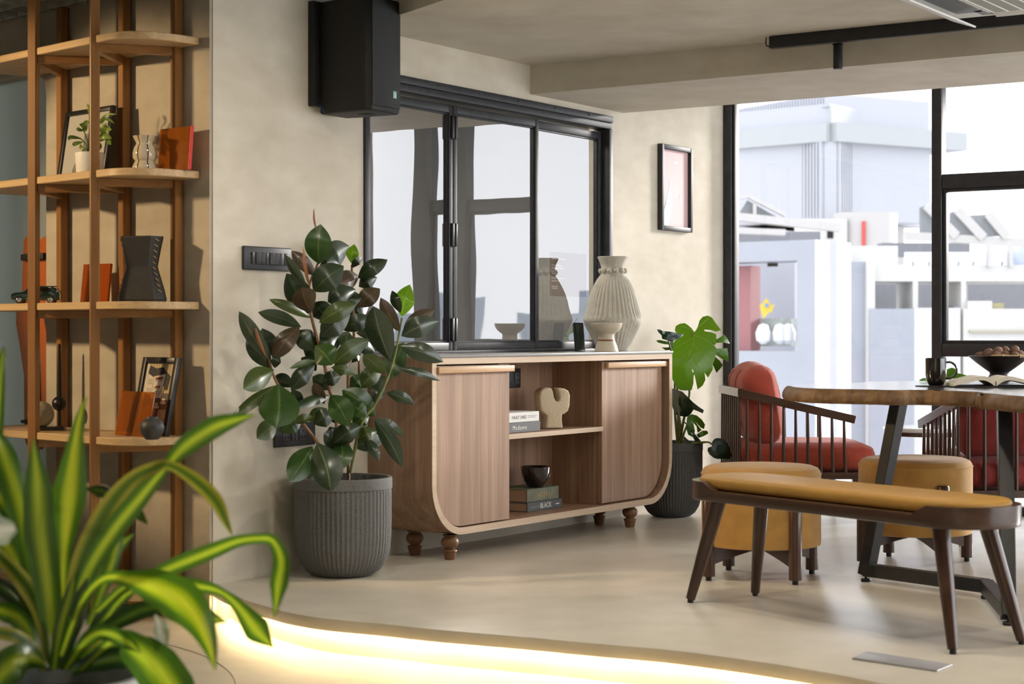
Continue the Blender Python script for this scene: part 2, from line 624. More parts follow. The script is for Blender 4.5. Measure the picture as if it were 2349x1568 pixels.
# orange acrylic pull: two blades bolted through the glass by black bars
m_orange = mat('orange_acrylic', (.52, .13, .012), .12, trans=.25, coat=.5)
hd = []
def hp(px, py, yy):
    p = hit(px, py, C0 + M45 * yy, M45) - C0
    return (p.dot(ca), p.z)
lblade = [(57, 552), (62, 543), (70, 540), (78, 545), (82, 556), (84, 690), (86, 790), (90, 860), (94, 960), (96, 1030), (78, 1032), (62, 1018), (58, 1000),
          (57, 860), (47, 790), (39, 742), (40, 712), (52, 670), (55, 600)]
rblade = [(91, 565), (95, 548), (103, 543), (111, 549), (115, 562), (116, 700), (121, 800), (119, 1000), (108, 1024), (99, 1018), (97, 880), (93, 760), (90, 660)]
prism('pull_blade', door, m_orange, [hp(x, y, .06) for x, y in lblade], .055, .067, 'xz')
prism('pull_blade', door, m_orange, [hp(x, y, .06) for x, y in rblade], .055, .067, 'xz')
for y0, y1 in ((583, 595), (962, 973)):
    a = hp(60, y0, .06); b_ = hp(112, y1, .06)
    B('pull_bolt', door, m_blackm, a[0], b_[0], .03, .054, b_[1], a[1], .004)

# ---- ceilings
cc = [V((-.67, 7.99, 0)), V((-.525, 7.75, 0)), V((-.272, 7.32, 0)), V((.1, 6.65, 0)), V((.55, 5.8, 0)), V((1.2, 4.9, 0)), V((2.2, 4.1, 0)), V((3.6, 3.6, 0)), V((5.3, 3.3, 0))]
ccur = cr(cc, 50)
be0, be1 = wl(2.303, 0), wl(3.236, 0)
ceilD = sroot('ceiling', label='dropped plaster ceiling with curved edge')
prism('ceiling_slab', ceilD, m_ceil, [(p.x, p.y) for p in ccur] + [(p.x, p.y) for p in (V((5.3, (be0 + N * 5.2).y, 0)), be0 + N * 5.2, be0)], 2.345, 2.41)
beam = sroot('trim_1', be0, RL, 'deep plaster ceiling beam along the glazing')
B('beam_body', beam, m_ceil, 0, .933, -5.3, 0, 2.20, 2.62)
ceilW = struct(prism('ceiling', None, m_ceil, [(p.x, p.y) for p in (be1 - U * .2, be1 - U * .2 + N * 4.9, FAC_R + U * .2 + N * .2, F0 + U * .2)], 2.62, 2.7), 'ceiling strip above the tall glazing')
slab = struct(B('ceiling', None, m_dark, -6, 5.5, -1.7, 12.5, 2.95, 3.1), 'dark open soffit above the grid ceiling')
# egg-crate grid ceiling at upper left
grid = sroot('ceiling', C0, RW, 'grey egg-crate grid ceiling panels')
m_grid = mat('grid_grey', (.42, .43, .40), .6, amt=.1, scale=6)
gp = .125
gb = B('grid_blade', grid, m_grid, -2.6, 1.6, -.004, .004, 2.415, 2.50)
gb.location = (0, -.06, 0)
for i in range(1, 22):
    dup(gb, grid, (0, -.06 - i * gp, 0))
gc = B('grid_blade', grid, m_grid, -.004, .004, -2.75, -.02, 2.415, 2.50)
gc.location = (-2.5, 0, 0)
for i in range(1, 33):
    dup(gc, grid, (-2.5 + i * gp, 0, 0))

# ---- recessed downlights over the near part of the room
m_lens = mat('downlight_lens', (1, 1, 1), .5, emit=(1.0, .90, .74), estr=6)
for i, (x, y, z, e) in enumerate(((1.45, 5.2, 2.345, 5.5), (.5, 6.0, 2.345, 5), (-.6, 6.2, 2.41, 3.5), (-1.9, 5.2, 2.41, 1.5), (-.3, 2.9, 2.41, 3), (2.6, 4.4, 2.345, 4))):
    dl = thing('downlight', 'round recessed ceiling downlight above the near floor', 'downlight', (x, y, z), 0, 'recessed downlights')
    lathe('trim_ring', dl, m_white, [(.066, -.001), (.085, -.001), (.088, -.005), (.085, -.008), (.066, -.004)], 28, close=False)
    lathe('lens', dl, m_lens, [(0, -.0015), (.066, -.0015)], 28)
    ld = bpy.data.lights.new('downlight_lamp', 'AREA'); ld.shape = 'DISK'; ld.size = .13; ld.energy = e; ld.color = (1.0, .90, .74)
    lq = bpy.data.objects.new('downlight_lamp', ld); COL.objects.link(lq); lq.location = (x, y, z - .012)

# ---- rest of the room, out of view: glazing on the right is added to brighten the interior
m_off = plaster('plaster_far', (.50, .46, .40), (.58, .54, .47))
m_clear = glassmat('clear_glass', .03)
XR, YB = 5.3, -1.6
def open_glazing(name, label, a, b, nbay):
    a, b = V(a), V(b)
    g = sroot(name, a, math.atan2((b - a).y, (b - a).x), label)
    L = (b - a).length
    for i in range(nbay + 1):
        x = L * i / nbay
        B('mullion', g, m_steelframe, x - .025, x + .025, -.03, .03, LOW, 2.95)
    B('sill', g, m_off, 0, L, -.06, .06, LOW, .12)
    B('pane', g, m_clear, 0, L, -.004, .004, .12, 2.95)
    return g
open_glazing('window_added', 'clear glazing added out of view on the right to brighten the room', (XR, 2.6, 0), (XR, 8.2, 0), 4)
struct(B('wall_right', None, m_off, XR - .05, XR + .1, YB, 2.6, LOW, 3.0), 'plain plaster wall at the near right of the room')
struct(B('wall_back', None, m_off, -6, XR, YB - .15, YB, LOW, 3.0), 'plain plaster wall behind the viewpoint')
struct(B('wall_side', None, m_off, -6.15, -6, -4, 12.5, LOW, 3.0), 'plain plaster wall at the left end of the room')
struct(B('wall_far', None, m_off, -6.0, -.9, 12.4, 12.55, LOW, 3.0), 'plain wall of the room behind the glass door')

# ---- room behind the inside window
rm = sroot('wall_inner', W0, RL, 'dim grey room seen through the inside window')
m_beige = mat('inner_beige', (.42, .38, .31), .8)
B('back_panel', rm, m_backroom, .8, 3.9, 1.6, 1.7, LOW, 2.7)
B('side_panel', rm, m_backroom, .75, .85, .14, 1.7, LOW, 2.7)
B('side_panel', rm, m_backroom, 3.9, 4.0, .14, 1.7, LOW, 2.7)
B('inner_ceiling', rm, m_beige, .75, 4.0, .14, 1.7, 2.55, 2.65)
B('inner_floor', rm, m_backroom, .75, 4.0, .14, 1.7, LOW, -.03)
lp = bpy.data.lights.new('inner_room_fill', 'AREA'); lp.energy = 34; lp.size = .8; lp.color = (1, .93, .82)  # unseen lamp added to lift the grey room behind the panes
lo = bpy.data.objects.new('inner_room_fill', lp); COL.objects.link(lo)
lo.location = wl(2.0, -.95, 2.5)

lp2 = bpy.data.lights.new('door_pane_fill', 'AREA'); lp2.energy = 75; lp2.size = 1.5; lp2.color = (1.0, 1.0, .93)  # unseen lamp added behind the glass door to lighten its pane
lo2 = bpy.data.objects.new('door_pane_fill', lp2); COL.objects.link(lo2)
lo2.location = (-2.9, 10.6, 1.5)
lo2.rotation_euler = (V((-2.3, 8.3, 1.2)) - V(lo2.location)).to_track_quat('-Z', 'Y').to_euler()

# ---- inside window: fixed frame, three sashes
win = sroot('window_1', W0, RL, 'black steel framed three-leaf inside window with mirroring panes')
fr = bmesh.new()
B('frame_jamb', win, m_steelframe, S0 + .001, S0 + .036, -.012, .09, Z0, Z1 - .072, .003)
B('frame_jamb', win, m_steelframe, S1 - .04, S1 - .001, -.012, .09, Z0, Z1 - .072, .003)
B('frame_head', win, m_steelframe, S0 + .001, S1 - .001, -.014, .09, Z1 - .036, Z1 - .001, .003)
B('frame_track', win, m_steelframe, S0 + .001, S1 - .001, -.004, .09, Z1 - .07, Z1 - .0365, .003)
B('frame_sill', win, m_steelframe, S0 + .001, S1 - .001, -.004, .09, Z0 + .001, Z0 + .016, .002)
for k in range(6):
    lathe('frame_screw', win, m_blackm, [(.006, 0), (.006, .002), (0, .003)], 10, (S0 + .2 + k * .34, -.014, Z1 - .016)).rotation_euler = (PI / 2, 0, 0)
cuts = [S0 + .038, 1.672, 2.388, S1 - .042]
angs = [0, math.radians(-2.0), math.radians(.8)]
for k in range(3):
    a, b_ = cuts[k] + .003, cuts[k + 1] - .003
    w = b_ - a
    sa = bpy.data.objects.new('sash', None); sa.empty_display_size = .05
    link(sa, win)
    piv = 0 if k != 1 else 0
    sa.matrix_basis = Matrix.Translation(V((a, .045, 0))) @ Matrix.Rotation(angs[k], 4, 'Z')
    zb, zt = Z0 + .018, Z1 - .088
    sw = .03
    B('stile', sa, m_steelframe, 0, sw, -.02, .015, zb, zt, .003)
    B('stile', sa, m_steelframe, w - sw, w, -.02, .015, zb, zt, .003)
    B('rail', sa, m_steelframe, sw, w - sw, -.02, .015, zb, zb + .036, .003)
    B('rail', sa, m_steelframe, sw, w - sw, -.02, .015, zt - .038, zt, .003)
    for nm, q in (('bead', (sw, sw + .008, zb + .036, zt - .038)), ('bead', (w - sw - .008, w - sw, zb + .036, zt - .038)),
                  ('bead', (sw, w - sw, zb + .036, zb + .044)), ('bead', (sw, w - sw, zt - .046, zt - .038))):
        B(nm, sa, m_black, q[0], q[1], -.012, .01, q[2], q[3], .001, 1)
    # slightly wavy pane, as the old glass reflects in bent lines
    bm = bmesh.new()
    gx, gz = 28, 24
    vv = [[bm.verts.new((sw + (w - 2 * sw) * i / gx, -.002 + .00007 * math.sin(i * .6 + k) * math.sin(j * .35 + 1 + k) + 0.00002 * math.sin(j * .9 + i * .2),
                         zb + .034 + (zt - zb - .07) * j / gz)) for j in range(gz + 1)] for i in range(gx + 1)]
    for i in range(gx):
        for j in range(gz):
            bm.faces.new((vv[i][j], vv[i + 1][j], vv[i + 1][j + 1], vv[i][j + 1]))
    bmo('pane', bm, m_glass_in, sa, smooth=True)
for z in (1.01, 1.46, 1.97):
    for dx in (-.022, .004):
        B('hinge', win, m_black, cuts[1] + dx, cuts[1] + dx + .017, .012, .026, z - .05, z + .06, .003)
# notice sheet seen through the right-hand pane
p0, p1 = ws(1262, -.3), ws(1345, -.3)
nz = tag(B('notice_sheet', None, mat('maroon_paper', (.11, .025, .022), .6), 0, p1 - p0, 0, .004, 0, .24),
         'maroon notice sheet with lines of white text behind the right-hand pane', 'notice')
nz.matrix_basis = Matrix.Translation(wl(p0, -.3, 1.20)) @ Matrix.Rotation(RL, 4, 'Z')
m_txt = mat('print_white', (.75, .73, .70), .6)
for i, (w, z) in enumerate(((.14, .20), (.10, .165), (.12, .15), (.05, .12), (.13, .095), (.09, .08), (.06, .05), (.06, .04))):
    B('text_line', nz, m_txt, .015, .015 + w, -.001, 0, z, z + .006)

# ---- tall glazing, along N from the corner
gl = sroot('window_2', F0, RF, 'black framed floor-to-ceiling glazing')
# local x along the glazing to the right, local y outwards
def post(x, w, z0=0, z1=2.62, y0=-.03, y1=.05, nm='mullion'):
    return B(nm, gl, m_steelframe, x - w / 2, x + w / 2, y0, y1, z0, z1, .003)
B('jamb', gl, m_steelframe, .005, .055, -.03, .05, 0, 2.62, .003)
B('jamb', gl, m_steelframe, .055, .07, -.012, .05, 0, 2.62, .003)
xs = [1.333]
while xs[-1] < 4.0:
    xs.append(xs[-1] + 1.33)
for x in xs:
    if x < 1.5 or x > 2.5:
        post(x, .056)
B('bottom_rail', gl, m_steelframe, 0, 4.7, -.03, .05, 0, .05, .003)
B('top_rail', gl, m_steelframe, 0, 4.7, -.03, .05, 2.57, 2.62, .003)
ext = [.03] + xs
for i in range(len(ext) - 1):
    a, b_ = ext[i] + .03, ext[i + 1] - .03
    if i == 1:
        b_ = 2.085
        for z0, z1 in ((1.805, 1.885), (.868, .942)):
            B('transom', gl, m_steelframe, a, b_, -.025, .045, z0, z1, .003)
        B('casement', gl, m_steelframe, a, a + .02, -.012, .03, .942, 1.805, .002)
        B('casement', gl, m_steelframe, b_ - .02, b_, -.012, .03, .942, 1.805, .002)
        B('casement', gl, m_steelframe, a + .02, b_ - .02, -.012, .03, .942, .958, .002)
        B('casement', gl, m_steelframe, a + .02, b_ - .02, -.012, .03, 1.787, 1.805, .002)
    b_ = ext[i + 1] - .03
    B('pane', gl, m_glass, a - .005, b_ + .005, .006, .012, .04, 2.58)
# grey pillar standing just right of the view, mirrored in the inside window
pl = struct(B('wall_pillar', None, mat('pillar_grey', (.13, .135, .14), .7, amt=.1, scale=3), 2.10, 2.23, -.04, .06, 0, 2.62), 'slim grey pillar in the glazing')
pl.matrix_basis = Matrix.Translation(F0) @ Matrix.Rotation(RF, 4, 'Z')
# reveal strip of wall in front of the corner jamb

# ================================================================== OUTSIDE
m_cor = mat('white_cladding', (.47, .485, .53), .6)
m_conc = mat('pale_lit_concrete', (.60, .595, .575), .8, amt=.05, scale=.5)  # paler copy: light on the near building's side wall put into its colour
m_concg = mat('grey_shade_concrete', (.36, .38, .43), .8, amt=.05, scale=.5)  # darker copy: shade on the near building's left face put into its colour
m_band = mat('fascia_grey', (.43, .45, .46), .7)
m_slate = mat('panel_grey', (.25, .265, .28), .5)
m_shade = mat('shade_grey', (.22, .225, .25), .8)  # shade inside openings and under canopies put into this grey
m_maroon = mat('maroon_wall', (.34, .15, .16), .7)
m_red = mat('red_pipe', (.60, .10, .09), .5)
m_yel = mat('yellow_paint', (.75, .52, .06), .5)
m_stone = mat('stone_mosaic', (.34, .38, .37), .8, amt=.35, scale=2.5)

def xbox(name, parent, m, pa, pb, depth, z0, z1):
    """upright block: pa and pb are the ends of the face seen, depth goes away from the viewer"""
    pa, pb = V((pa[0], pa[1], 0)), V((pb[0], pb[1], 0))
    d = (pb - pa); q = V((-d.y, d.x, 0)).normalized() * depth
    if q.y < 0:
        q = -q
    return prism(name, parent, m, [(p.x, p.y) for p in (pa, pb, pb + q, pa + q)], z0, z1)

def zz(py, Y):
    return 1 + (HY - py) * Y / F
def xx(px, Y):
    return (px - CX) * Y / F

# far white building: corrugated box with a fascia and railing on its roof
Yc = 80.0
k1, k2 = Yc / .924, Yc / .945
pc = (xx(1902, Yc), Yc); pr = (xx(2105, k1), k1); plft = (xx(1640, k2 * 1.03), k2 * 1.03)
far = thing('far_building', 'large white corrugated building with pale grey fascia beyond the left glazing', 'building', (pc[0], pc[1], 0))
def rel(p):
    return (p[0] - pc[0], p[1] - pc[1])
def ribbed(name, a, b, z0, z1, n, amp):
    a, b = V((a[0], a[1], 0)), V((b[0], b[1], 0))
    d = b - a; t = d.normalized(); q = V((t.y, -t.x, 0))
    if q.y > 0:
        q = -q
    pts = []
    for i in range(n):
        f0, f1, f2, f3 = i / n, (i + .42) / n, (i + .44) / n, (i + .98) / n
        pts += [a + d * f0, a + d * f1, a + d * f2 + q * amp, a + d * f3 + q * amp]
    pts += [b, b - q * 6, a - q * 6]
    return prism(name, far, m_cor, [(p.x, p.y) for p in pts], z0, z1, ang=5)
ribbed('cladding', rel(plft), rel(pc), zz(503, Yc), zz(326, Yc), 40, .5)
B('corner_trim', far, m_cor, -.25, .3, -.2, .5, zz(503, Yc), zz(326, Yc))
ribbed('cladding', rel(pc), rel(pr), zz(503, Yc), zz(326, Yc), 40, .5)
up = zz(326, Yc); u2 = zz(283, Yc); u3 = zz(238, Yc)
pr2 = (xx(2118, k1), k1)
xbox('fascia', far, m_band, (-.2, -.4), (rel(pr2)[0], rel(pr2)[1] - .4), 8, up, u2)
xbox('fascia', far, m_band, (rel(plft)[0], rel(plft)[1] - .4), (.25, -.45), 8, up, u2)
xbox('parapet', far, m_cor, (.0, -.1), (rel(pr2)[0], rel(pr2)[1] - .1), 6, u2, u3)
ribbed('roof_screen', (rel(plft)[0], rel(plft)[1] + 1.5), (.1, 1.0), u2, u3 + .6, 44, .1)
for i in range(4):
    f = i / 3
    x = rel(plft)[0] * (1 - f) + 0 * f; y = rel(plft)[1] * (1 - f) - .3
    B('rail_post', far, m_band, x - .05, x + .05, y - .05, y + .05, u2, u2 + .75)
bar('roof_rail', far, m_band, (rel(plft)[0], rel(plft)[1] - .3, u2 + .75), (0, -.3, u2 + .75), .08, .08)
B('lift_core', far, m_conc, .5, 4.5, 5.5, 9, -12, zz(503, Yc))
# drum below the box
dr = thing('roof_drum', 'white cylindrical plant drum with red pipe under the corrugated building', 'plant drum', (xx(1985, 78), 78, zz(600, 78)))
lathe('drum_body', dr, mat('drum_white', (.54, .53, .52), .6), [(1.35, 0), (1.35, zz(490, 78) - zz(600, 78))], 32)
B('drum_door', dr, m_conc, -2.9, -1.0, -1.2, 1.0, 0, zz(505, 78) - zz(600, 78))
B('vent_slot', dr, m_dark, -1.85, -1.6, -1.25, -1.19, .95, 1.4)
tube('red_pipe', dr, m_red, [(-.35, -1.45, .6), (-.35, -1.45, zz(512, 78) - zz(600, 78))], .09, 8)

# steel canopy roof in front of it, at left
Yr = 64.0
can = thing('steel_canopy', 'white steel roof canopy with a sloped truss at far left outside', 'canopy', (xx(1690, Yr), Yr, 0))
def rc(px, py, Y=Yr):
    return (xx(px, Y) - xx(1690, Yr), Y - Yr, zz(py, Y))
m_wst = mat('white_steel', (.52, .51, .50), .5)
bar('canopy_beam', can, m_wst, rc(1640, 492), rc(1925, 522), .5, .28)
bar('canopy_beam', can, m_wst, rc(1640, 527), rc(1800, 533), .5, .2)
bar('truss_rafter', can, m_wst, rc(1716, 450), rc(1802, 494), .3, .12)
bar('truss_rafter', can, m_wst, rc(1640, 462), rc(1716, 450), .3, .12)
bar('truss_post', can, m_wst, rc(1731, 460), rc(1731, 500), .12, .12)
prism('canopy_panel', can, m_slate, [(rc(1690, 0)[0], rc(0, 500)[2]), (rc(1716, 0)[0], rc(0, 458)[2]), (rc(1785, 0)[0], rc(0, 497)[2])], .2, .3, 'xz')
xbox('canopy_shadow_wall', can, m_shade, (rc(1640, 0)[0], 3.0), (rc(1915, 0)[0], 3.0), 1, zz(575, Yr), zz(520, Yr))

# near concrete building with a big square opening
Yn = 46.0
nb = thing('concrete_building', 'pale concrete building with a square opening and maroon wall', 'building', (xx(1868, Yn), Yn, 0))
kl, kr = Yn * 1.04, Yn * 1.035
NL = (xx(1640, kl) - xx(1868, Yn), kl - Yn); NR = (xx(1952, kr) - xx(1868, Yn), kr - Yn)
zt = zz(549, Yn); zb = -12
def nl(f):
    return (NL[0] * f, NL[1] * f)
# left face with opening between f0 and f1
f0, f1 = .17, .98
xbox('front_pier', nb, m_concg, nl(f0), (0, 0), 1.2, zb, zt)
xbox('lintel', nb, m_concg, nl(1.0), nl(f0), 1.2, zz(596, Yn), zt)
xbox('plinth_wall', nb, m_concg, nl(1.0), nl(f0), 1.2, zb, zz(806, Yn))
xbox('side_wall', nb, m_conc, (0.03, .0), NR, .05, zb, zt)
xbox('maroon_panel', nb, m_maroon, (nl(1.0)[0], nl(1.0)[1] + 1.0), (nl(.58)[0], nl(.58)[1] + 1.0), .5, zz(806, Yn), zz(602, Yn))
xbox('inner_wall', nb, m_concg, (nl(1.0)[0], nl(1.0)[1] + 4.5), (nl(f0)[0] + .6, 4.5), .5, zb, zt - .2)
xbox('stone_wall', nb, m_stone, (nl(.55)[0], nl(.55)[1] + 1.6), (nl(f0)[0] + .1, nl(f0)[1] + 1.6), .4, zz(795, Yn), zz(728, Yn))
B('notice_lamp', nb, m_dark, nl(.42)[0], nl(.42)[0] + .25, nl(.42)[1] + .6, nl(.42)[1] + .8, zz(606, Yn), zz(598, Yn))
for px in (1751, 1789, 1808):
    lathe('post_lamp', nb, mat('lamp_white', (.85, .87, .9), .4), [(.06, 0), (.18, .1), (.2, .3), (.12, .5), (0, .55)], 12,
          (xx(px, Yn * 1.03) - xx(1868, Yn), 1.4, zz(790, Yn)))
star = [(1758, 684), (1770, 700), (1778, 698), (1770, 715), (1762, 718), (1752, 730), (1748, 716), (1744, 700), (1752, 694)]
prism('yellow_sign', nb, m_yel, [(xx(x, Yn * 1.026) - xx(1868, Yn), zz(y, Yn * 1.026)) for x, y in star], nl(.6)[1] + .1, nl(.6)[1] + .25, 'xz')
B('yellow_sign_centre', nb, mat('sign_blue', (.15, .3, .6), .5), xx(1755, Yn * 1.026) - xx(1868, Yn), xx(1762, Yn * 1.026) - xx(1868, Yn), nl(.6)[1] + .0, nl(.6)[1] + .1, zz(704, Yn * 1.026), zz(696, Yn * 1.026))

# long low building at right with openings and glass balustrade
Yl = 58.0
lb = thing('low_building', 'long cream concrete building with dark openings beyond the right glazing', 'building', (xx(1955, Yl), Yl, 0))
def lx(px):
    return xx(px, Yl) - xx(1955, Yl)
def lz(py):
    return zz(py, Yl)
def lblk(name, m, x0, x1, y0, y1, d0, d1):
    B(name, lb, m, lx(x0), lx(x1), d0, d1, lz(y1), lz(y0))
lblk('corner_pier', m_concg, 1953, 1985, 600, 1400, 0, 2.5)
lblk('column', m_conc, 1985, 2003, 600, 1400, -.3, 2.5)
lblk('upper_band', m_conc, 1985, 2500, 607, 645, 0, 3)
lblk('column', m_conc, 2094, 2106, 645, 1400, 0, 2.5)
lblk('column', m_conc, 2205, 2216, 645, 1400, 0, 2.5)
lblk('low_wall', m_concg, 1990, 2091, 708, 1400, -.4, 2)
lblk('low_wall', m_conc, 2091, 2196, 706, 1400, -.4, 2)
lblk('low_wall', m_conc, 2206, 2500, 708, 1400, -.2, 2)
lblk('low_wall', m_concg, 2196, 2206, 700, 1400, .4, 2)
lblk('parapet_block', m_conc, 2216, 2272, 690, 708, -.2, 1)
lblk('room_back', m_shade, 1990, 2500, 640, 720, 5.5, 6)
lblk('room_side', m_conc, 2003, 2064, 640, 720, 4.5, 5.4)
lblk('white_board', m_white, 2220, 2238, 650, 690, 1, 1.3)
lblk('white_board', m_white, 2110, 2145, 645, 690, 3.2, 3.5)
lblk('yellow_stack', mat('pale_yellow', (.62, .58, .36), .7), 2275, 2326, 693, 708, 1.2, 2)
lblk('ledge_line', mat('ledge_olive', (.42, .40, .30), .7), 2219, 2500, 757, 762, -.35, -.2)
lblk('roof_block', m_conc, 1965, 2075, 560, 607, 1.0, 4)
for x in (2093, 2130, 2197, 2231, 2265, 2297):
    lblk('balustrade_post', m_slate, x, x + 3, 600, 608, -.05, .05)
B('balustrade_glass', lb, mat('balustrade_white', (.78, .82, .84), .3), lx(2075), lx(2310), 0, .04, lz(606), lz(578))
lblk('blue_print_screen', mat('blue_print', (.25, .33, .52), .7, col2=(.72, .76, .82), scale=.7), 2320, 2500, 566, 608, .2, .4)
for x in (2263, 2312):
    lblk('pergola_post', m_wst, x, x + 8, 555, 612, -.2, .1)
# canopy and solar panels behind
sp_ = thing('solar_roof', 'row of tilted grey solar panels on a white pergola roof', 'solar panels', (xx(2100, 70), 70, 0))
def sx(px):
    return xx(px, 70) - xx(2100, 70)
def sz(py):
    return zz(py, 70)
bar('pergola_beam', sp_, m_wst, (sx(2075), 0, sz(540)), (sx(2500), 0, sz(566)), .5, .3)
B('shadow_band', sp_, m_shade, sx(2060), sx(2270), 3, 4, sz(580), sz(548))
for (a, b_, c, d) in (((2109, 476), (2122, 472), (2185, 536), (2109, 532)), ((2178, 488), (2192, 482), (2238, 540), (2178, 536)), ((2218, 494), (2263, 492), (2302, 541), (2254, 543))):
    prism('solar_panel', sp_, m_slate, [(sx(p[0]), sz(p[1])) for p in (a, b_, c, d)], -.1, .05, 'xz')
for (a, b_) in (((2122, 472), (2190, 542)), ((2192, 482), (2252, 546)), ((2263, 492), (2306, 544))):
    bar('panel_frame', sp_, m_wst, (sx(a[0]), -.2, sz(a[1])), (sx(b_[0]), -.2, sz(b_[1])), .3, .35)
# street far below, and a hazy skyline for the mirrored view
struct(B('ground', None, mat('street_pale', (.55, .55, .55), .9, amt=.06, scale=.2), -150, 300, 14, 260, -12.6, -12), 'pale street level far below')
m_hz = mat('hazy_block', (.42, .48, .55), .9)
random.seed(5)
for i in range(13):
    ang = math.radians(2 + i * 3.7)
    R = 105 + random.random() * 30
    c = V((3 + math.cos(ang) * R, 9 + math.sin(ang) * R, 0))
    if c.x / c.y < .36:
        continue
    w = 2.5 + random.random() * .9; h = 2.2 + random.random() ** 2 * 4.5
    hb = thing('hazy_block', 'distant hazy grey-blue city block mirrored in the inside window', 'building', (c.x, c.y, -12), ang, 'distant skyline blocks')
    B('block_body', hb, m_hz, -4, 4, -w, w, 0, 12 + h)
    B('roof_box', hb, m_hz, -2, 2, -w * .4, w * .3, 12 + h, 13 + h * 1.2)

# ================================================================== SIDEBOARD
m_walnut = wood('walnut', (.21, .118, .070), (.415, .265, .175), 'z', .5)
m_walnut_x = wood('walnut', (.21, .118, .070), (.415, .265, .175), 'x', .5)
m_edge = wood('walnut_edge', (.46, .335, .225), (.60, .46, .33), 'x', .5, sc=1.6)
m_handle = wood('oak_strip', (.50, .30, .15), (.68, .45, .26), 'x', .45)
m_turn = wood('turned_teak', (.13, .062, .030), (.26, .135, .068), 'z', .42)
m_top = mat('grey_slate_top', (.30, .295, .29), .3, amt=.06, scale=6)
CS0, CL, CD = .985, 2.154, .352
cab = thing('sideboard', 'walnut sideboard with rounded lower corners, sliding doors and turned feet', 'sideboard', wl(CS0, 0, 0), RL)
# local: x along, y = -depth in front of the wall
TH = .031; ZB, ZT = .1085, .89; R1 = .235
def rrect(x0, x1, z0, z1, r, n=14):
    pts = [(x0, z1)]
    pts += [(x0 + r - r * math.cos(a), z0 + r - r * math.sin(a)) for a in [i * PI / 2 / n for i in range(n + 1)]]
    pts += [(x1 - r + r * math.sin(a), z0 + r - r * math.cos(a)) for a in [i * PI / 2 / n for i in range(n + 1)]]
    pts.append((x1, z1))
    return pts
out = rrect(0, CL, ZB, ZT, R1); inn = rrect(TH, CL - TH, ZB + TH, ZT - TH + .003, R1 - TH)
# carcass shell as a ring, open to the front
bm = bmesh.new()
yf, yb = -CD, -.004
ov = [[bm.verts.new((x, y, z)) for x, z in out] for y in (yf, yb)]
iv = [[bm.verts.new((x, y, z)) for x, z in inn] for y in (yf, yb)]
n_ = len(out)
for i in range(n_ - 1):
    bm.faces.new((ov[0][i], ov[0][i + 1], ov[1][i + 1], ov[1][i]))
    bm.faces.new((iv[0][i], iv[0][i + 1], iv[1][i + 1], iv[1][i]))
bm.faces.new((ov[0][-1], ov[0][0], ov[1][0], ov[1][-1]))
bm.faces.new((iv[0][-1], iv[0][0], iv[1][0], iv[1][-1]))
for k in (0, 1):
    for i in range(n_):
        j = (i + 1) % n_
        bm.faces.new((ov[k][i], ov[k][j], iv[k][j], iv[k][i]))
co = bmo('carcass', bm, m_walnut, cab)
auto(co, 30)
# paler front edge banding just proud of the shell
bm = bmesh.new()
e0 = [[bm.verts.new((x, y, z)) for x, z in out] for y in (yf - .003, yf)]
e1 = [[bm.verts.new((x, y, z)) for x, z in inn] for y in (yf - .003, yf)]
for i in range(n_):
    j = (i + 1) % n_
    bm.faces.new((e0[0][i], e0[0][j], e1[0][j], e1[0][i]))
    bm.faces.new((e0[0][i], e0[0][j], e0[1][j], e0[1][i]))
    bm.faces.new((e1[0][i], e1[0][j], e1[1][j], e1[1][i]))
auto(bmo('edge_band', bm, m_edge, cab), 30)
B('top_slab', cab, m_top, -.004, CL + .004, -CD - .008, -.002, ZT + .0005, ZT + .0135, .002)
prism('back_panel', cab, m_walnut, rrect(TH + .001, CL - TH - .001, ZB + TH + .001, ZT - TH, R1 - TH), -.022, -.006, 'xz')
DX0, DX1 = .611, 1.478
for x in (DX0 - .03, DX1 + .012):
    B('partition', cab, m_walnut, x, x + .018, -CD + .045, -.022, ZB + TH, ZT - TH)
B('shelf', cab, m_walnut_x, DX0 - .012, DX1 + .012, -CD + .03, -.022, .508, .531, .001, 1)
B('shelf_edge', cab, m_edge, DX0 - .012, DX1 + .012, -CD + .027, -CD + .03, .508, .531)
# doors: the outer lower corner follows the shell
def doorpoly(xa, xb, left):
    r = R1 - TH - .006
    z0, z1 = ZB + TH + .006, ZT - TH - .004
    if left:
        return [(xa, z1)] + [(xa + r - r * math.cos(a), z0 + r - r * math.sin(a)) for a in [i * PI / 2 / 12 for i in range(13)]] + [(xb, z0), (xb, z1)]
    return [(xa, z1), (xa, z0)] + [(xb - r + r * math.sin(a), z0 + r - r * math.cos(a)) for a in [i * PI / 2 / 12 for i in range(13)]] + [(xb, z1)]
d1 = prism('door', cab, m_walnut, doorpoly(TH + .004, DX0, True), -CD + .006, -CD + .026, 'xz')
B('handle', d1, m_handle, TH + .008, DX0 + .02, -CD - .012, -CD + .004, ZT - TH - .036, ZT - TH - .008, .002)
d2 = prism('door', cab, m_walnut, doorpoly(DX1, CL - TH - .03, False), -CD + .028, -CD + .048, 'xz')
B('handle', d2, m_handle, DX1 + .03, CL - TH - .008, -CD + .006, -CD + .027, ZT - TH - .036, ZT - TH - .008, .002)
B('scratch', d1, m_edge, .20, .202, -CD + .0055, -CD + .006, .70, .78).rotation_euler = (0, 0, 0)
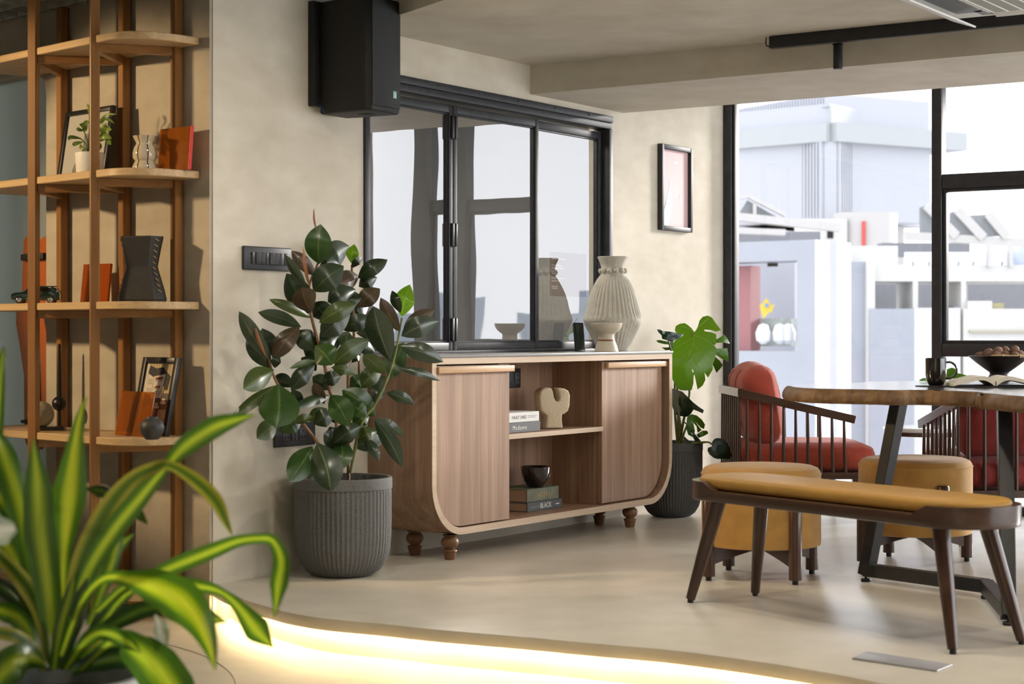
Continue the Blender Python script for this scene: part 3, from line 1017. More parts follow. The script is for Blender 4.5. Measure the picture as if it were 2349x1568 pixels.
# turned feet
footp = [(.022, 0), (.024, .004), (.030, .034), (.033, .038), (.031, .043), (.022, .046), (.020, .049), (.031, .056), (.0385, .068), (.040, .078),
         (.0375, .089), (.029, .098), (.022, .101), (.030, .104), (.034, .110), (.034, ZB + .001)]
fl = []
for px, py in ((1032, 1282.6), (951.5, 1272.4), (1445, 1208), (1374.5, 1200.8)):
    q = on_z(px, py) - wl(CS0, 0, 0)
    fl.append((q.dot(U), -q.dot(N)))
f_first = None
for i, (x, y) in enumerate(fl):
    y = min(y, -.06)
    if f_first is None:
        f_first = lathe('leg', cab, m_turn, footp, 28, (x, y, 0))
    else:
        dup(f_first, cab, (x, y, 0))
# power socket on the niche's back panel
m_plate = mat('graphite_plastic', (.03, .03, .033), .38)
m_plate2 = mat('graphite_inset', (.05, .05, .055), .42)
sx1 = ws(1192, .024) - CS0
sk = thing('power_socket', 'black three-pin power socket on the back of the sideboard niche', 'socket', wl(CS0 + sx1 - .11, .0222, .728), RL)
B('face_plate', sk, m_plate, 0, .11, -.010, 0, 0, .096, .004)
B('socket_inset', sk, m_plate2, .055, .098, -.0125, -.0095, .018, .078, .003)
for x, z in ((.0765, .062), (.068, .036), (.085, .036)):
    lathe('pin_hole', sk, m_rubber, [(.0045, 0), (.0045, .001)], 10, (x, -.0126, z)).rotation_euler = (PI / 2, 0, 0)

# ---- books, cup and vase in the niche
def book(name, label, s0, d0, L, Dp, z0, T, cover, page, rz=0., group=None):
    """spine to the front. s0 = left end along the wall, d0 = spine distance from the wall"""
    t = thing(name, label, 'book', wl(s0, d0, z0), RL + rz, group)
    B('page_block', t, page, .004, L - .003, .006, Dp - .003, .0035, T - .0035)
    B('back_cover', t, cover, 0, L, .002, Dp, 0, .0035, .0008, 1)
    B('front_cover', t, cover, 0, L, .002, Dp, T - .0035, T, .0008, 1)
    B('spine', t, cover, 0, L, 0, .006, 0, T, .0015, 1)
    return t
m_page = mat('pages_tan', (.42, .29, .20), .8, amt=.1, scale=60, stretch=(1, 1, 20))
m_pagew = mat('pages_white', (.72, .69, .63), .8, amt=.06, scale=60, stretch=(1, 1, 20))
def spine_text(t, m, s, size, x, z, spacing=1.0, tilt=0.):
    return text('spine_title', t, m, s, size, Matrix.Translation((x, -.0004, z)) @ Matrix.Rotation(PI / 2, 4, 'X'), spacing=spacing)
m_ink = mat('ink_grey', (.12, .12, .13), .6)
m_inkw = mat('ink_white', (.80, .80, .78), .6)
d_ = .285
e1_ = ws(1239, d_); 
bk2 = book('hardback_book', 'dark grey hardback with white lettering lying under the white book', e1_ - .30, d_, .302, .21, .5315, .047, mat('book_grey', (.115, .12, .13), .6), m_pagew)
spine_text(bk2, m_inkw, 'Madame', .030, .062, .013, 1.25)
bk1 = book('hardback_book', 'white hardback with grey lettering on the middle niche shelf', e1_ - .298, d_ - .004, .296, .20, .579, .047, mat('book_white', (.70, .69, .67), .6), m_pagew)
spine_text(bk1, m_ink, 'FAULT LINES', .022, .06, .016, 1.0)
for i in range(2):
    B('small_print', bk1, m_ink, .195, .275 - i * .012, -.0004, 0, .027 - i * .007, .029 - i * .007)
zf = ZB + TH + .0005
q0 = ws(1206, .215)
bk4 = book('hardback_book', 'thin slate grey book under the sage green one at the niche bottom', q0, .225, .312, .20, zf, .044, mat('book_slate', (.095, .105, .11), .55), m_page)
spine_text(bk4, m_inkw, 'BLACK', .034, .112, .011, .95)
spine_text(bk4, mat('ink_grey2', (.30, .31, .32), .6), 'BENJAMIN', .019, .028, .013, 1.0)
B('small_print', bk4, m_inkw, .255, .285, -.0004, 0, .019, .024)
m_gbook = mat('book_sage', (.17, .185, .13), .65, amt=.25, scale=14)
bk3 = book('hardback_book', 'sage green book with gold ornament under the black cup', q0 + .012, .215, .285, .185, zf + .0445, .062, m_gbook, m_page)
m_gold = mat('gold_foil', (.62, .36, .08), .4)
for (x, h) in ((.105, .016), (.128, .028), (.15, .038), (.172, .028), (.195, .016)):
    B('gold_ornament', bk3, m_gold, x - .002, x + .002, -.0005, 0, .031 - h / 2, .031 + h / 2)
for x in (.092, .208):
    for a in (-1, 1):
        tube('gold_ornament', bk3, m_gold, [(x, -.0004, .031 + a * .003), (x - .01 * (1 if x < .15 else -1), -.0004, .031 + a * .012), (x + .004 * (1 if x < .15 else -1), -.0004, .031 + a * .019)], .0011, 5, n=8)
m_bglaze = mat('black_glaze', (.008, .006, .006), .06, coat=1.0, spec=.6)
cpx = P(1229, 1133, wY(1229, .175))
cup = thing('wide_cup', 'wide glossy black cup standing on the sage green book', 'cup', (cpx.x, cpx.y, zf + .107), .75)
k_ = wY(1229, .175) / F
lathe('cup_body', cup, m_bglaze, [(.0, .002), (.034, .0), (.040, .004), (.054, .026), (.066, .055), (.072, .082), (.0735, .100), (.0715, .1025), (.069, .100), (.066, .08), (.058, .05), (.03, .012), (0, .010)], 48)
tube('cup_handle', cup, m_bglaze, [(.066, 0, .086), (.086, 0, .080), (.089, 0, .058), (.078, 0, .040), (.058, 0, .036)], .006, 8, n=16)
lathe('coffee', cup, mat('brown_liquid', (.18, .09, .04), .3), [(0, .088), (.067, .088)], 32)

# abstract two-lobed ceramic vase
m_bisque = mat('speckled_bisque', (.60, .50, .345), .8, amt=.10, scale=130, bump=.25, bscale=90)
vp = on_z(1265, 982, .5315)
sv = thing('sculptural_vase', 'sandy ceramic vase with two rounded lobes and a centre slit', 'vase', (vp.x, vp.y, .5315), RL - .55)
yk = vp.y / F
def sq(px, py):
    return ((px - 1265) * yk * 1.0, (982 - py) * yk)
half = [(1243, 981), (1246, 962), (1246, 952), (1239, 947), (1231, 940), (1228, 925), (1227, 908), (1230, 896), (1238, 889), (1248, 888), (1257, 890),
        (1262, 897), (1264, 910), (1268, 918), (1273, 920), (1278, 917), (1279, 908), (1276, 897), (1272, 890), (1280, 889), (1292, 891), (1301, 896), (1305, 906), (1304, 930), (1300, 942),
        (1292, 948), (1285, 950), (1284, 962), (1287, 981)]
bm = bmesh.new()
pts = [sq(*p) for p in half]
lo_ = [bm.verts.new((x, -.038, z)) for x, z in pts]; hi_ = [bm.verts.new((x, .038, z)) for x, z in pts]
bm.faces.new(lo_); bm.faces.new(hi_[::-1])
for i in range(len(pts)):
    j = (i + 1) % len(pts)
    bm.faces.new((lo_[i], lo_[j], hi_[j], hi_[i]))
bmesh.ops.recalc_face_normals(bm, faces=bm.faces)
es = [e for e in bm.edges if (e.verts[0] in lo_) == (e.verts[1] in lo_) and not e.link_faces[0] is None and abs(e.verts[0].co.y - e.verts[1].co.y) < 1e-6]
bmesh.ops.bevel(bm, geom=es, offset=.018, segments=4, affect='EDGES', profile=.5, clamp_overlap=True)
sb = bmo('vase_body', bm, m_bisque, sv); auto(sb, 60)

# ---- vases on the sideboard top
ZTOP = ZT + .0137
m_chalk = mat('chalky_clay', (.52, .485, .415), .9, amt=.07, scale=35, bump=.5, bscale=28)
vb = wpt(1406, 803, .165)
vz = thing('ribbed_vase', 'large chalky cream vase with pleated body and flared neck', 'vase', (vb.x, vb.y, ZTOP), 0)
H = vb.y / F
vprof = [(0, 0), (33, 0), (36, 3), (40, 12), (50, 34), (60, 54), (67, 68), (68.5, 72), (66, 78), (60, 98), (55, 118), (50, 135), (43, 152), (35, 166), (29, 175), (28, 180), (27, 186), (27, 193),
         (30, 203), (36, 216), (35, 217), (28, 204), (22, 192), (0, 186)]
def pleat(a, r, z):
    zz_ = z / H
    if zz_ < 4 or zz_ > 170:
        return r + (.0009 * math.sin(a * 5) + .0007 * math.sin(a * 9 + 2)) * (1 if zz_ > 170 else 0)
    am = .055 if zz_ < 66 else (.0 if zz_ < 76 else .065)
    w = math.sin(zz_ / 170 * PI)
    s = math.sin(a * 19 + .25 * math.sin(zz_ * .03 + a * 3))
    return r * (1 + am * (1 - (1 - abs(s)) ** 1.0) * .9 - am * .5) + .0012 * math.sin(a * 7 + zz_ * .1)
vp2 = []
for i in range(len(vprof) - 1):
    (r0, z0), (r1, z1) = vprof[i], vprof[i + 1]
    st = max(1, int(abs(z1 - z0) / 6))
    for q in range(st):
        vp2.append((r0 + (r1 - r0) * q / st, z0 + (z1 - z0) * q / st))
vp2.append(vprof[-1])
lathe('vase_body', vz, m_chalk, [(r * H, z * H) for r, z in vp2], 152, ang=50, rfun=pleat)
bmk = None
for i in range(12):
    a = 2 * PI * i / 12 + .2
    if bmk is None:
        bmk = lathe('bead', vz, m_chalk, [(0, -6.5 * H), (4.6 * H, -4.6 * H), (6.5 * H, 0), (4.6 * H, 4.6 * H), (0, 6.5 * H)], 12, (28.5 * H * math.cos(a), 28.5 * H * math.sin(a), 184 * H))
    else:
        dup(bmk, vz, (28.5 * H * math.cos(a), 28.5 * H * math.sin(a), 184 * H))
cb = wpt(1391, 804, .29)
H2 = cb.y / F
m_cream = mat('satin_cream', (.58, .515, .405), .45, amt=.05, scale=8)
pv = thing('pedestal_cup', 'small cream pedestal cup with a brown band in front of the ribbed vase', 'vase', (cb.x, cb.y, ZTOP), 0)
lathe('foot', pv, m_cream, [(0, 0), (27, 0), (28, 1.5), (25, 12), (20.5, 24), (18, 30)][:] and [(r * H2, z * H2) for r, z in ((0, 0), (27, 0), (28, 1.5), (25, 12), (20.5, 24.5))], 40)
lathe('brown_band', pv, mat('brown_glaze', (.22, .10, .035), .4), [(r * H2, z * H2) for r, z in ((20.4, 24.4), (19.6, 26.5), (19.0, 28.5))], 40, close=False)
lathe('bowl', pv, m_cream, [(r * H2, z * H2) for r, z in ((19, 28.4), (17.8, 36), (18.5, 41), (24, 45), (31, 51), (35.5, 58), (37, 65), (36.3, 66), (34, 60), (26, 50), (0, 46))], 40)
# little black frame behind the vase, and a coil of wire by the window
bf = thing('photo_stand', 'small black glossy photo stand leaning behind the ribbed vase', 'photo stand', wpt(1330, 801, .03), RL)
bf.location.z = ZTOP
bf.matrix_basis = Matrix.Translation((bf.location.x, bf.location.y, ZTOP)) @ Matrix.Rotation(RL, 4, 'Z')
B('frame', bf, m_blackm, -.03, .06, 0, .012, .0, .15, .002, rot=(-.1, 0, 0))
B('glossy_print', bf, mat('print_dark', (.02, .03, .025), .08, coat=1), -.022, .052, -.001, .0, .008, .142, rot=(-.1, 0, 0))
cw = thing('wire_coil', 'small coil of black wire lying on the slate top by the window', 'cable', wl(CS0 + 1.28, .05, ZTOP), RL)
tube('wire', cw, m_rubber, [(.13 * math.cos(a * .9) * (1 + .05 * a), -.016 + .012 * math.sin(a * 1.7), .006 + .003 * math.sin(a * 3)) for a in [i * .45 for i in range(22)]], .0022, 6, n=80)

# ================================================================== WALL AND CEILING FITTINGS
# switch plate
s0, s1 = ws(554), ws(664)
sw = thing('light_switch', 'wide black switch plate with eight rockers above the rubber plant', 'switch', wl(s0, .0005, 1.256), RL)
W_ = s1 - s0
B('face_plate', sw, m_plate, 0, W_, -.012, 0, 0, .097, .005, 3)
mx0, mx1 = W_ * .14, W_ * .91
mw = (mx1 - mx0) / 4
rk = None
for i in range(4):
    for h in range(2):
        x = mx0 + i * mw + h * mw / 2
        o = B('rocker', sw, m_plate2, .001, mw / 2 - .002, -.019, -.011, .024, .073, .002)
        o.location = (x, 0, 0)
        o.rotation_euler = (0, 0, .16 if (i * 2 + h) % 3 == 0 and i < 3 else (-.14 if i < 3 else 0))
# socket plate low on the wall
s0, s1 = ws(626), ws(719)
so = thing('wall_socket', 'wide black socket plate low on the wall behind the rubber plant', 'socket', wl(s0, .0005, .525), RL)
W_ = s1 - s0
B('face_plate', so, m_plate, 0, W_, -.012, 0, 0, .098, .005, 3)
for k, x in enumerate((.045, .15)):
    B('socket_inset', so, m_plate2, x, x + .052, -.0145, -.011, .022, .078, .003)
    for dx, z in ((.026, .064), (.016, .038), (.036, .038)):
        lathe('pin_hole', so, m_rubber, [(.0045, 0), (.0045, .001)], 10, (x + dx, -.0146, z)).rotation_euler = (PI / 2, 0, 0)
for x in (.10, .122):
    B('rocker', so, m_plate2, x, x + .02, -.018, -.011, .024, .074, .002)

# framed pink picture
s0, s1 = ws(1508), ws(1579)
pf = thing('picture_frame', 'black framed pink and white print on the white wall by the glazing', 'picture', wl(s0, .0005, 1.58), RL)
PW, PH = s1 - s0, .486
m_frame = mat('satin_black_frame', (.03, .03, .034), .5)
fw = .026
for nm, q in (('frame_side', (0, fw, 0, PH)), ('frame_side', (PW - fw, PW, 0, PH)), ('frame_rail', (fw, PW - fw, 0, fw)), ('frame_rail', (fw, PW - fw, PH - fw, PH))):
    B(nm, pf, m_frame, q[0], q[1], -.03, 0, q[2], q[3], .003)
B('print_sheet', pf, mat('pale_pink_print', (.72, .50, .52), .6), fw, PW - fw, -.010, -.006, fw, PH - fw)
m_pw = mat('print_pale', (.82, .84, .85), .6)
def pp(x, z):
    return (fw + x * (PW - 2 * fw), -.0108, fw + z * (PH - 2 * fw))
ngon('white_shape', pf, m_pw, [pp(*a) for a in ((0, .0), (.27, 0), (.36, .16), (.38, .30), (.36, .42), (.36, .60), (.32, .62), (.30, .52), (.20, .38), (.18, .28), (.05, .14), (0, .08))])
ngon('white_shape', pf, m_pw, [pp(*a) for a in ((.44, .83), (.58, .83), (.58, .855), (.44, .855))])
ngon('white_shape', pf, m_pw, [pp(*a) for a in ((.66, .34), (.70, .33), (.72, .38), (.68, .44))])
ngon('white_shape', pf, m_pw, [pp(*a) for a in ((.66, .57), (.70, .62), (.64, .62))])

# loudspeaker on a bracket
spk = thing('wall_speaker', 'tall black loudspeaker hung high on the wall left of the window', 'speaker', wl(ws(706), 0, 0), RL)
m_spk = mat('speaker_black', (.007, .0065, .006), .55, amt=.25, scale=40, bump=.1, bscale=300)
m_grille = mat('grille_black', (.010, .011, .012), .5, bump=.3, bscale=500)
zs0 = 1.925
B('back_bracket', spk, m_blackm, .0, .10, -.035, -.001, 1.96, 2.405, .004)
cab_pts = [(.035, -.04), (.205, -.04), (.222, -.10), (.235, -.305), (.215, -.322), (.03, -.322), (.012, -.30)]
prism('cabinet', spk, m_spk, cab_pts, zs0, 2.405, bev=.012, seg=3)
bm = bmesh.new()
gg = []
for j in range(2):
    z = (zs0 + .022, 2.395)[j]
    gg.append([bm.verts.new((.028 + .19 * i / 10, -.322 - .012 * math.sin(PI * i / 10) - .004, z)) for i in range(11)])
gb_ = []
for j in range(2):
    z = (zs0 + .022, 2.395)[j]
    gb_.append([bm.verts.new((.028 + .19 * i / 10, -.318, z)) for i in range(11)])
for i in range(10):
    bm.faces.new((gg[0][i], gg[0][i + 1], gg[1][i + 1], gg[1][i]))
    bm.faces.new((gb_[0][i], gb_[0][i + 1], gg[0][i + 1], gg[0][i]))
    bm.faces.new((gb_[1][i], gb_[1][i + 1], gg[1][i + 1], gg[1][i]))
for e in (0, 10):
    bm.faces.new((gb_[0][e], gg[0][e], gg[1][e], gb_[1][e]))
auto(bmo('grille', bm, m_grille, spk), 40)
bd = B('badge', spk, mat('badge_green', (.25, .50, .42), .35), .155, .178, -.3375, -.330, zs0 + .062, zs0 + .092, .001)
for z in (.070, .080):
    lathe('badge_ring', bd, m_inkw, [(.0028, 0), (.005, .0006), (.0028, .0008)], 12, (.1665, -.3376, zs0 + z), close=False).rotation_euler = (PI / 2, 0, 0)
B('handle_recess', spk, m_rubber, .10, .15, -.25, -.19, zs0 - .002, zs0 + .004, .001)
m_bluec = mat('blue_cable', (.02, .06, .20), .4)
tube('cable', spk, m_bluec, [(.04, -.03, 1.975), (.035, -.05, 1.95), (.035, -.065, 1.935), (.04, -.085, 1.945), (.05, -.09, 1.97), (.045, -.06, 1.985), (.03, -.02, 1.99)], .0032, 6, n=40)

# black ceiling track with one spotlight
ta = on_z(1768, 85, 2.343)
tk = thing('ceiling_track', 'long black ceiling light track in front of the beam', 'light track', (ta.x, ta.y, 2.343), RF)
B('track_bar', tk, m_black, 0, 2.6, -.02, .02, -.054, .0, .002)
B('track_slot', tk, mat('track_grey', (.18, .18, .18), .5), .42, 2.6, -.012, .012, -.0565, -.0535)
tube('power_lead', tk, m_rubber, [(-.022, 0, 0), (-.024, 0, -.02), (-.02, 0, -.038), (.002, 0, -.042)], .003, 6, n=14)
sp = thing('track_spotlight', 'small black cylinder spotlight hanging from the ceiling track', 'spotlight', P(1922, 104, 8.11), RF)
pS = sp.matrix_basis.translation
h_ = 8.11 / F
B('track_adapter', sp, m_black, -.02, .02, -.012, .012, -.0, .008)
tube('stem', sp, m_black, [(-.008, 0, .008), (-.008, 0, -.006)], .005, 8)
lathe('lamp_can', sp, m_black, [(0, -54 * h_), (.016, -54 * h_), (.0185, -53 * h_), (.0205, -54 * h_), (.0205, -2 * h_), (.019, -.5 * h_), (0, -.5 * h_)], 28)

# ceiling cassette air conditioner
ac0 = on_z(2193, 46, 2.305)
ac = thing('air_conditioner', 'white ceiling cassette air conditioner at the upper right', 'air conditioner', (ac0.x, ac0.y, 2.343), RF)
m_ac = mat('ac_white', (.74, .74, .72), .4)
prism('panel', ac, m_ac, [(0, 0), (0, -.95), (.95, -.95), (.95, 0)], -.035, 0, bev=.008)
B('inner_panel', ac, m_ac, .20, .75, -.75, -.20, -.06, -.0345, .012)
for x0, x1, y0, y1 in ((.05, .16, -.82, -.13), (.79, .9, -.82, -.13), (.13, .82, -.16, -.05), (.13, .82, -.9, -.79)):
    B('air_slot', ac, mat('ac_slot', (.20, .20, .20), .6), x0, x1, y0, y1, -.0375, -.0345)
B('air_flap', ac, m_ac, .045, .15, -.84, -.11, -.05, -.042, .003, rot=(0, .35, 0))
B('air_flap', ac, m_ac, .19, .86, -.15, -.03, -.07, -.062, .003, rot=(-.4, 0, 0))
B('intake_grille', ac, mat('ac_mesh', (.30, .30, .25), .6), .23, .72, -.72, -.23, -.0635, -.0598)
gb2 = None
for i in range(9):
    if gb2 is None:
        gb2 = B('grille_bar', ac, m_ac, -.002, .002, -.72, -.23, -.066, -.0625)
        gb2.location = (.24, 0, 0)
    else:
        dup(gb2, ac, (.24 + i * .058, 0, 0))

# steel access plate in the floor
fp = [on_z(x, y) for x, y in ((1955, 1512), (1990, 1497), (2185, 1527), (2150, 1541))]
c_ = sum(fp, V((0, 0, 0))) / 4
fb = thing('floor_plate', 'brushed steel access plate in the floor in front of the bench', 'floor plate', (c_.x, c_.y, 0), 0)
prism('plate', fb, mat('brushed_steel', (.45, .45, .46), .4, metal=.5, amt=.1, scale=30, stretch=(1, 8, 1)), [(p.x - c_.x, p.y - c_.y) for p in fp], .0002, .006, bev=.002)
q_ = [p.lerp(c_, .0) for p in fp]

# ================================================================== TABLE, BENCH, STOOLS, CHAIRS
m_dwood = wood('dark_walnut', (.040, .018, .011), (.085, .042, .026), 'z', .28, coat=.4)
m_dwood_x = wood('dark_walnut', (.040, .018, .011), (.085, .042, .026), 'x', .28, coat=.4)
m_must = mat('mustard_fabric', (.46, .245, .055), .85, amt=.10, scale=16, bump=.25, bscale=260, sheen=.3)
m_mustc = mat('mustard_leather', (.46, .25, .05), .48, amt=.10, scale=7, bump=.1, bscale=60)
m_foot = mat('foot_glide', (.012, .012, .012), .5)

def stadium(L, W, n=16, r=None):
    """rounded slot outline, long axis x"""
    r = r if r else W / 2
    pts = []
    for cx_, cy_, a0 in ((L / 2 - r, W / 2 - r, 0), (-L / 2 + r, W / 2 - r, PI / 2), (-L / 2 + r, -W / 2 + r, PI), (L / 2 - r, -W / 2 + r, 1.5 * PI)):
        for i in range(n + 1):
            a = a0 + PI / 2 * i / n
            pts.append((cx_ + r * math.cos(a), cy_ + r * math.sin(a)))
    return pts

# ---- bench
be = thing('bench', 'dark wood bench with a long mustard cushion and splayed legs', 'bench', (1.15, 6.27, 0), math.atan2(-.834, .552))
BL, BW = 1.43, .36
prism('seat_base', be, m_dwood_x, stadium(BL, BW, 14, .165), .385, .425, bev=.007, seg=2)
def lip(sign):
    o_ = stadium(BL, BW, 14, .165); i_ = stadium(BL - .05, BW - .05, 14, .145)
    bm = bmesh.new()
    if sign > 0:
        sel = list(range(45, 60)) + list(range(0, 15))
    else:
        sel = list(range(15, 45))
    A = [(o_[k], i_[k]) for k in sel]
    n = len(A)
    ext = .06
    s_ = 1 if sign > 0 else -1
    A = [((A[0][0][0] - s_ * ext, A[0][0][1]), (A[0][1][0] - s_ * ext, A[0][1][1]))] + A + [((A[-1][0][0] - s_ * ext, A[-1][0][1]), (A[-1][1][0] - s_ * ext, A[-1][1][1]))]
    n += 2
    rows = []
    for k, (p, q) in enumerate(A):
        zt_ = .455 if 0 < k < n - 1 else .4255
        rows.append([bm.verts.new((p[0] * 1.0004, p[1] * 1.0012, .405)), bm.verts.new((p[0] * 1.0004, p[1] * 1.0012, zt_)), bm.verts.new((q[0], q[1], zt_)), bm.verts.new((q[0], q[1], .405))])
    for k in range(n - 1):
        for j in range(4):
            bm.faces.new((rows[k][j], rows[k][(j + 1) % 4], rows[k + 1][(j + 1) % 4], rows[k + 1][j]))
    bm.faces.new(rows[0]); bm.faces.new(rows[-1][::-1])
    return auto(bmo('end_lip', bm, m_dwood_x, be), 40)
lip(1); lip(-1)
prism('cushion', be, m_mustc, stadium(BL - .056, BW - .052, 14, .14), .426, .472, bev=.018, seg=4, ang=50)
for sx_, sy_ in ((-1, -1), (-1, 1), (1, -1), (1, 1)):
    top = V((sx_ * .545, sy_ * .105, .386)); bot = V((sx_ * .645, sy_ * .158, .014))
    lg = tube('leg', be, m_dwood, [top, top.lerp(bot, .5), bot], [.029, .0245, .0175], 16)
    lathe('glide', lg, m_foot, [(.011, 0), (.011, .016)], 12, (bot.x, bot.y, .0))

# ---- stools
def stool(c, rot, label):
    t = thing('pouf_stool', label, 'stool', (c[0], c[1], 0), rot, 'mustard stools at the table')
    R = .243
    pr_ = [(0, .135), (R - .012, .135), (R - .002, .139), (R, .15), (R, .418), (R + .0015, .424), (R - .002, .430), (R - .003, .436), (R - .012, .449), (R - .035, .458), (R - .08, .4615), (0, .463)]
    lathe('upholstery', t, m_must, pr_, 64, ang=30)
    tube('seam', t, m_must, [V(((R + .0008) * math.cos(a), (R + .0008) * math.sin(a), .427)) for a in [2 * PI * i / 64 for i in range(65)]], .0022, 6)
    for k in range(4):
        a = k * PI / 2
        d = V((math.cos(a), math.sin(a), 0))
        lg = tube('leg', t, m_dwood, [d * (R + .006) + V((0, 0, .018)), d * (R + .006) + V((0, 0, .20)), d * (R + .006) + V((0, 0, .350)), d * (R + .006) + V((0, 0, .356))], [.026, .026, .026, .022], 16)
        lathe('glide', lg, m_foot, [(.012, 0), (.012, .019)], 12, d * (R + .006))
    for k in range(2):
        a = k * PI / 2
        # cross rail with an arched underside
        pts = []
        for i in range(13):
            x = -R + 2 * R * i / 12
            pts.append((x, .118 - .055 * (abs(x) / R) ** 1.3))
        pts += [(R, .1345), (-R, .1345)]
        o = prism('cross_rail', t, m_dwood_x, pts, -.014, .014, 'xz')
        o.rotation_euler = (0, 0, a)
        o.location = (0, 0, -.0002 * k)
    return t
stool((1.02, 7.42), math.radians(25), 'mustard fabric pouf stool directly behind the left end of the bench')
stool((1.752, 7.87), math.radians(15), 'mustard fabric pouf stool beside the table leg and the far red chair')

# ---- live-edge table
m_slab = wood('slab_wood', (.085, .045, .02), (.27, .155, .07), 'z', .5, sc=.7)
m_slabtop = wood('slab_top', (.055, .035, .025), (.12, .08, .055), 'x', .16, coat=.9)
tb = thing('live_edge_table', 'thick live-edge wooden table on an angular black steel base', 'table', (1.9, 7.0, 0), 0)
top_px = [(1801, 884), (1822, 888), (1860, 890.5), (1920, 892), (1986, 893), (2050, 894.5), (2111, 894), (2180, 896), (2240, 898.5), (2250, 901), (2262, 901.5), (2349, 909)]
tpts = [on_z(x, y, .78) for x, y in top_px]
tpts += [V((1.93, 5.75, 0)), V((2.25, 5.42, 0)), V((2.9, 5.5, 0)), V((3.3, 6.2, 0)), V((3.35, 7.4, 0)), V((2.9, 8.1, 0)), V((2.35, 8.3, 0))]
tpts += [on_z(x, y, .78) for x, y in ((2126, 873.5), (2060, 873.5), (1990, 875), (1960, 877.5), (1900, 880), (1840, 881.5))]
tc_ = cr([V((p.x, p.y, 0)) for p in tpts] + [V((tpts[0].x, tpts[0].y, 0))], 150)[:-1]
bm = bmesh.new()
cen = V((2.2, 7.0, 0))
levels = [(.7205, -.03), (.723, .006), (.735, .013), (.752, .012), (.768, .004), (.7775, -.006), (.780, -.012)]
rings = []
for z, off in levels:
    rg = []
    n = len(tc_)
    for i, p in enumerate(tc_):
        t = (tc_[(i + 1) % n] - tc_[i - 1]).normalized()
        nn = V((t.y, -t.x, 0))
        w = off + .006 * math.sin(i * 1.9) * math.sin(z * 90 + i * .5)
        rg.append(bm.verts.new((p.x + nn.x * w - 1.9, p.y + nn.y * w - 7.0, z)))
    rings.append(rg)
for k in range(len(rings) - 1):
    for i in range(len(tc_)):
        j = (i + 1) % len(tc_)
        bm.faces.new((rings[k][i], rings[k][j], rings[k + 1][j], rings[k + 1][i]))
bm.faces.new(rings[0][::-1])
auto(bmo('slab', bm, m_slab, tb), 35)
bm = bmesh.new()
bm.faces.new([bm.verts.new((v.x - 1.9 , v.y - 7.0, .7803)) for v in [p - V(((tc_[(i + 1) % len(tc_)] - tc_[i - 1]).normalized().y, -(tc_[(i + 1) % len(tc_)] - tc_[i - 1]).normalized().x, 0)) * .010 for i, p in enumerate(tc_)]])
bmo('table_surface', bm, m_slabtop, tb, recalc=True)
m_steelb = mat('black_steel_base', (.016, .016, .018), .35, amt=.2, scale=20)
def steelbase(A, Bv, C, At, Ct):
    o_ = V((1.9, 7.0, 0))
    L1 = bar('base_bar', tb, m_steelb, V((A[0], A[1], .048)) - o_, V((Bv[0], Bv[1], .048)) - o_, .05, .05)
    bar('base_bar', tb, m_steelb, V((Bv[0], Bv[1], .048)) - o_, V((C[0], C[1], .048)) - o_, .05, .05)
    dirx = (V((Bv[0], Bv[1], 0)) - V((A[0], A[1], 0))).normalized()
    bar('leg', tb, m_steelb, V((A[0], A[1], .026)) - o_, V(At) - o_, .05, .052, up=(dirx.y, -dirx.x, 0))
    dirx = (V((Bv[0], Bv[1], 0)) - V((C[0], C[1], 0))).normalized()
    bar('leg', tb, m_steelb, V((C[0], C[1], .026)) - o_, V(Ct) - o_, .05, .052, up=(dirx.y, -dirx.x, 0))
    for q in (A, Bv, C):
        lathe('levelling_foot', tb, m_foot, [(.020, 0), (.021, .008), (.018, .012), (.006, .013), (.006, .026)], 14, (q[0] - 1.9, q[1] - 7.0, 0))
steelbase((1.425, 7.29), (1.786, 6.82), (1.70, 6.20), (1.542, 7.22, .722), (1.80, 6.62, .722))
steelbase((2.75, 7.75), (2.55, 7.05), (2.9, 6.5), (2.72, 7.6, .722), (2.85, 6.6, .722))

# ---- things on the table
ZTB = .7806
mg = on_z(2147, 886, ZTB)
mu = thing('coffee_mug', 'glossy black mug standing on the wooden table', 'mug', (mg.x, mg.y, ZTB), -.1)
hm = mg.y / F
lathe('mug_body', mu, m_bglaze, [(r * hm, z * hm) for r, z in ((0, .5), (14, 0), (17, 1.5), (22, 12), (23.8, 25), (24, 62), (23, 63), (22, 61), (21.5, 25), (16, 6), (0, 4))], 40)
tube('mug_handle', mu, m_bglaze, [V(p) * hm for p in ((23, 0, 53), (34, 0, 53), (44, 0, 45), (47, 0, 33), (42, 0, 22), (32, 0, 16), (22, 0, 17))], 2.6 * hm, 8, n=22)
co_ = thing('dark_coaster', 'flat dark coaster under the black mug', 'coaster', (mg.x - .012, mg.y - .01, ZTB - .0005), .4)
mu.location.z = ZTB + .0042
mu.matrix_basis = Matrix.Translation((mg.x, mg.y, ZTB + .0042)) @ Matrix.Rotation(-.1, 4, 'Z')
prism('coaster_pad', co_, m_blackm, [(-.055, -.05), (.055, -.05), (.055, .05), (-.055, .05)], 0.0006, .0045, bev=.001)
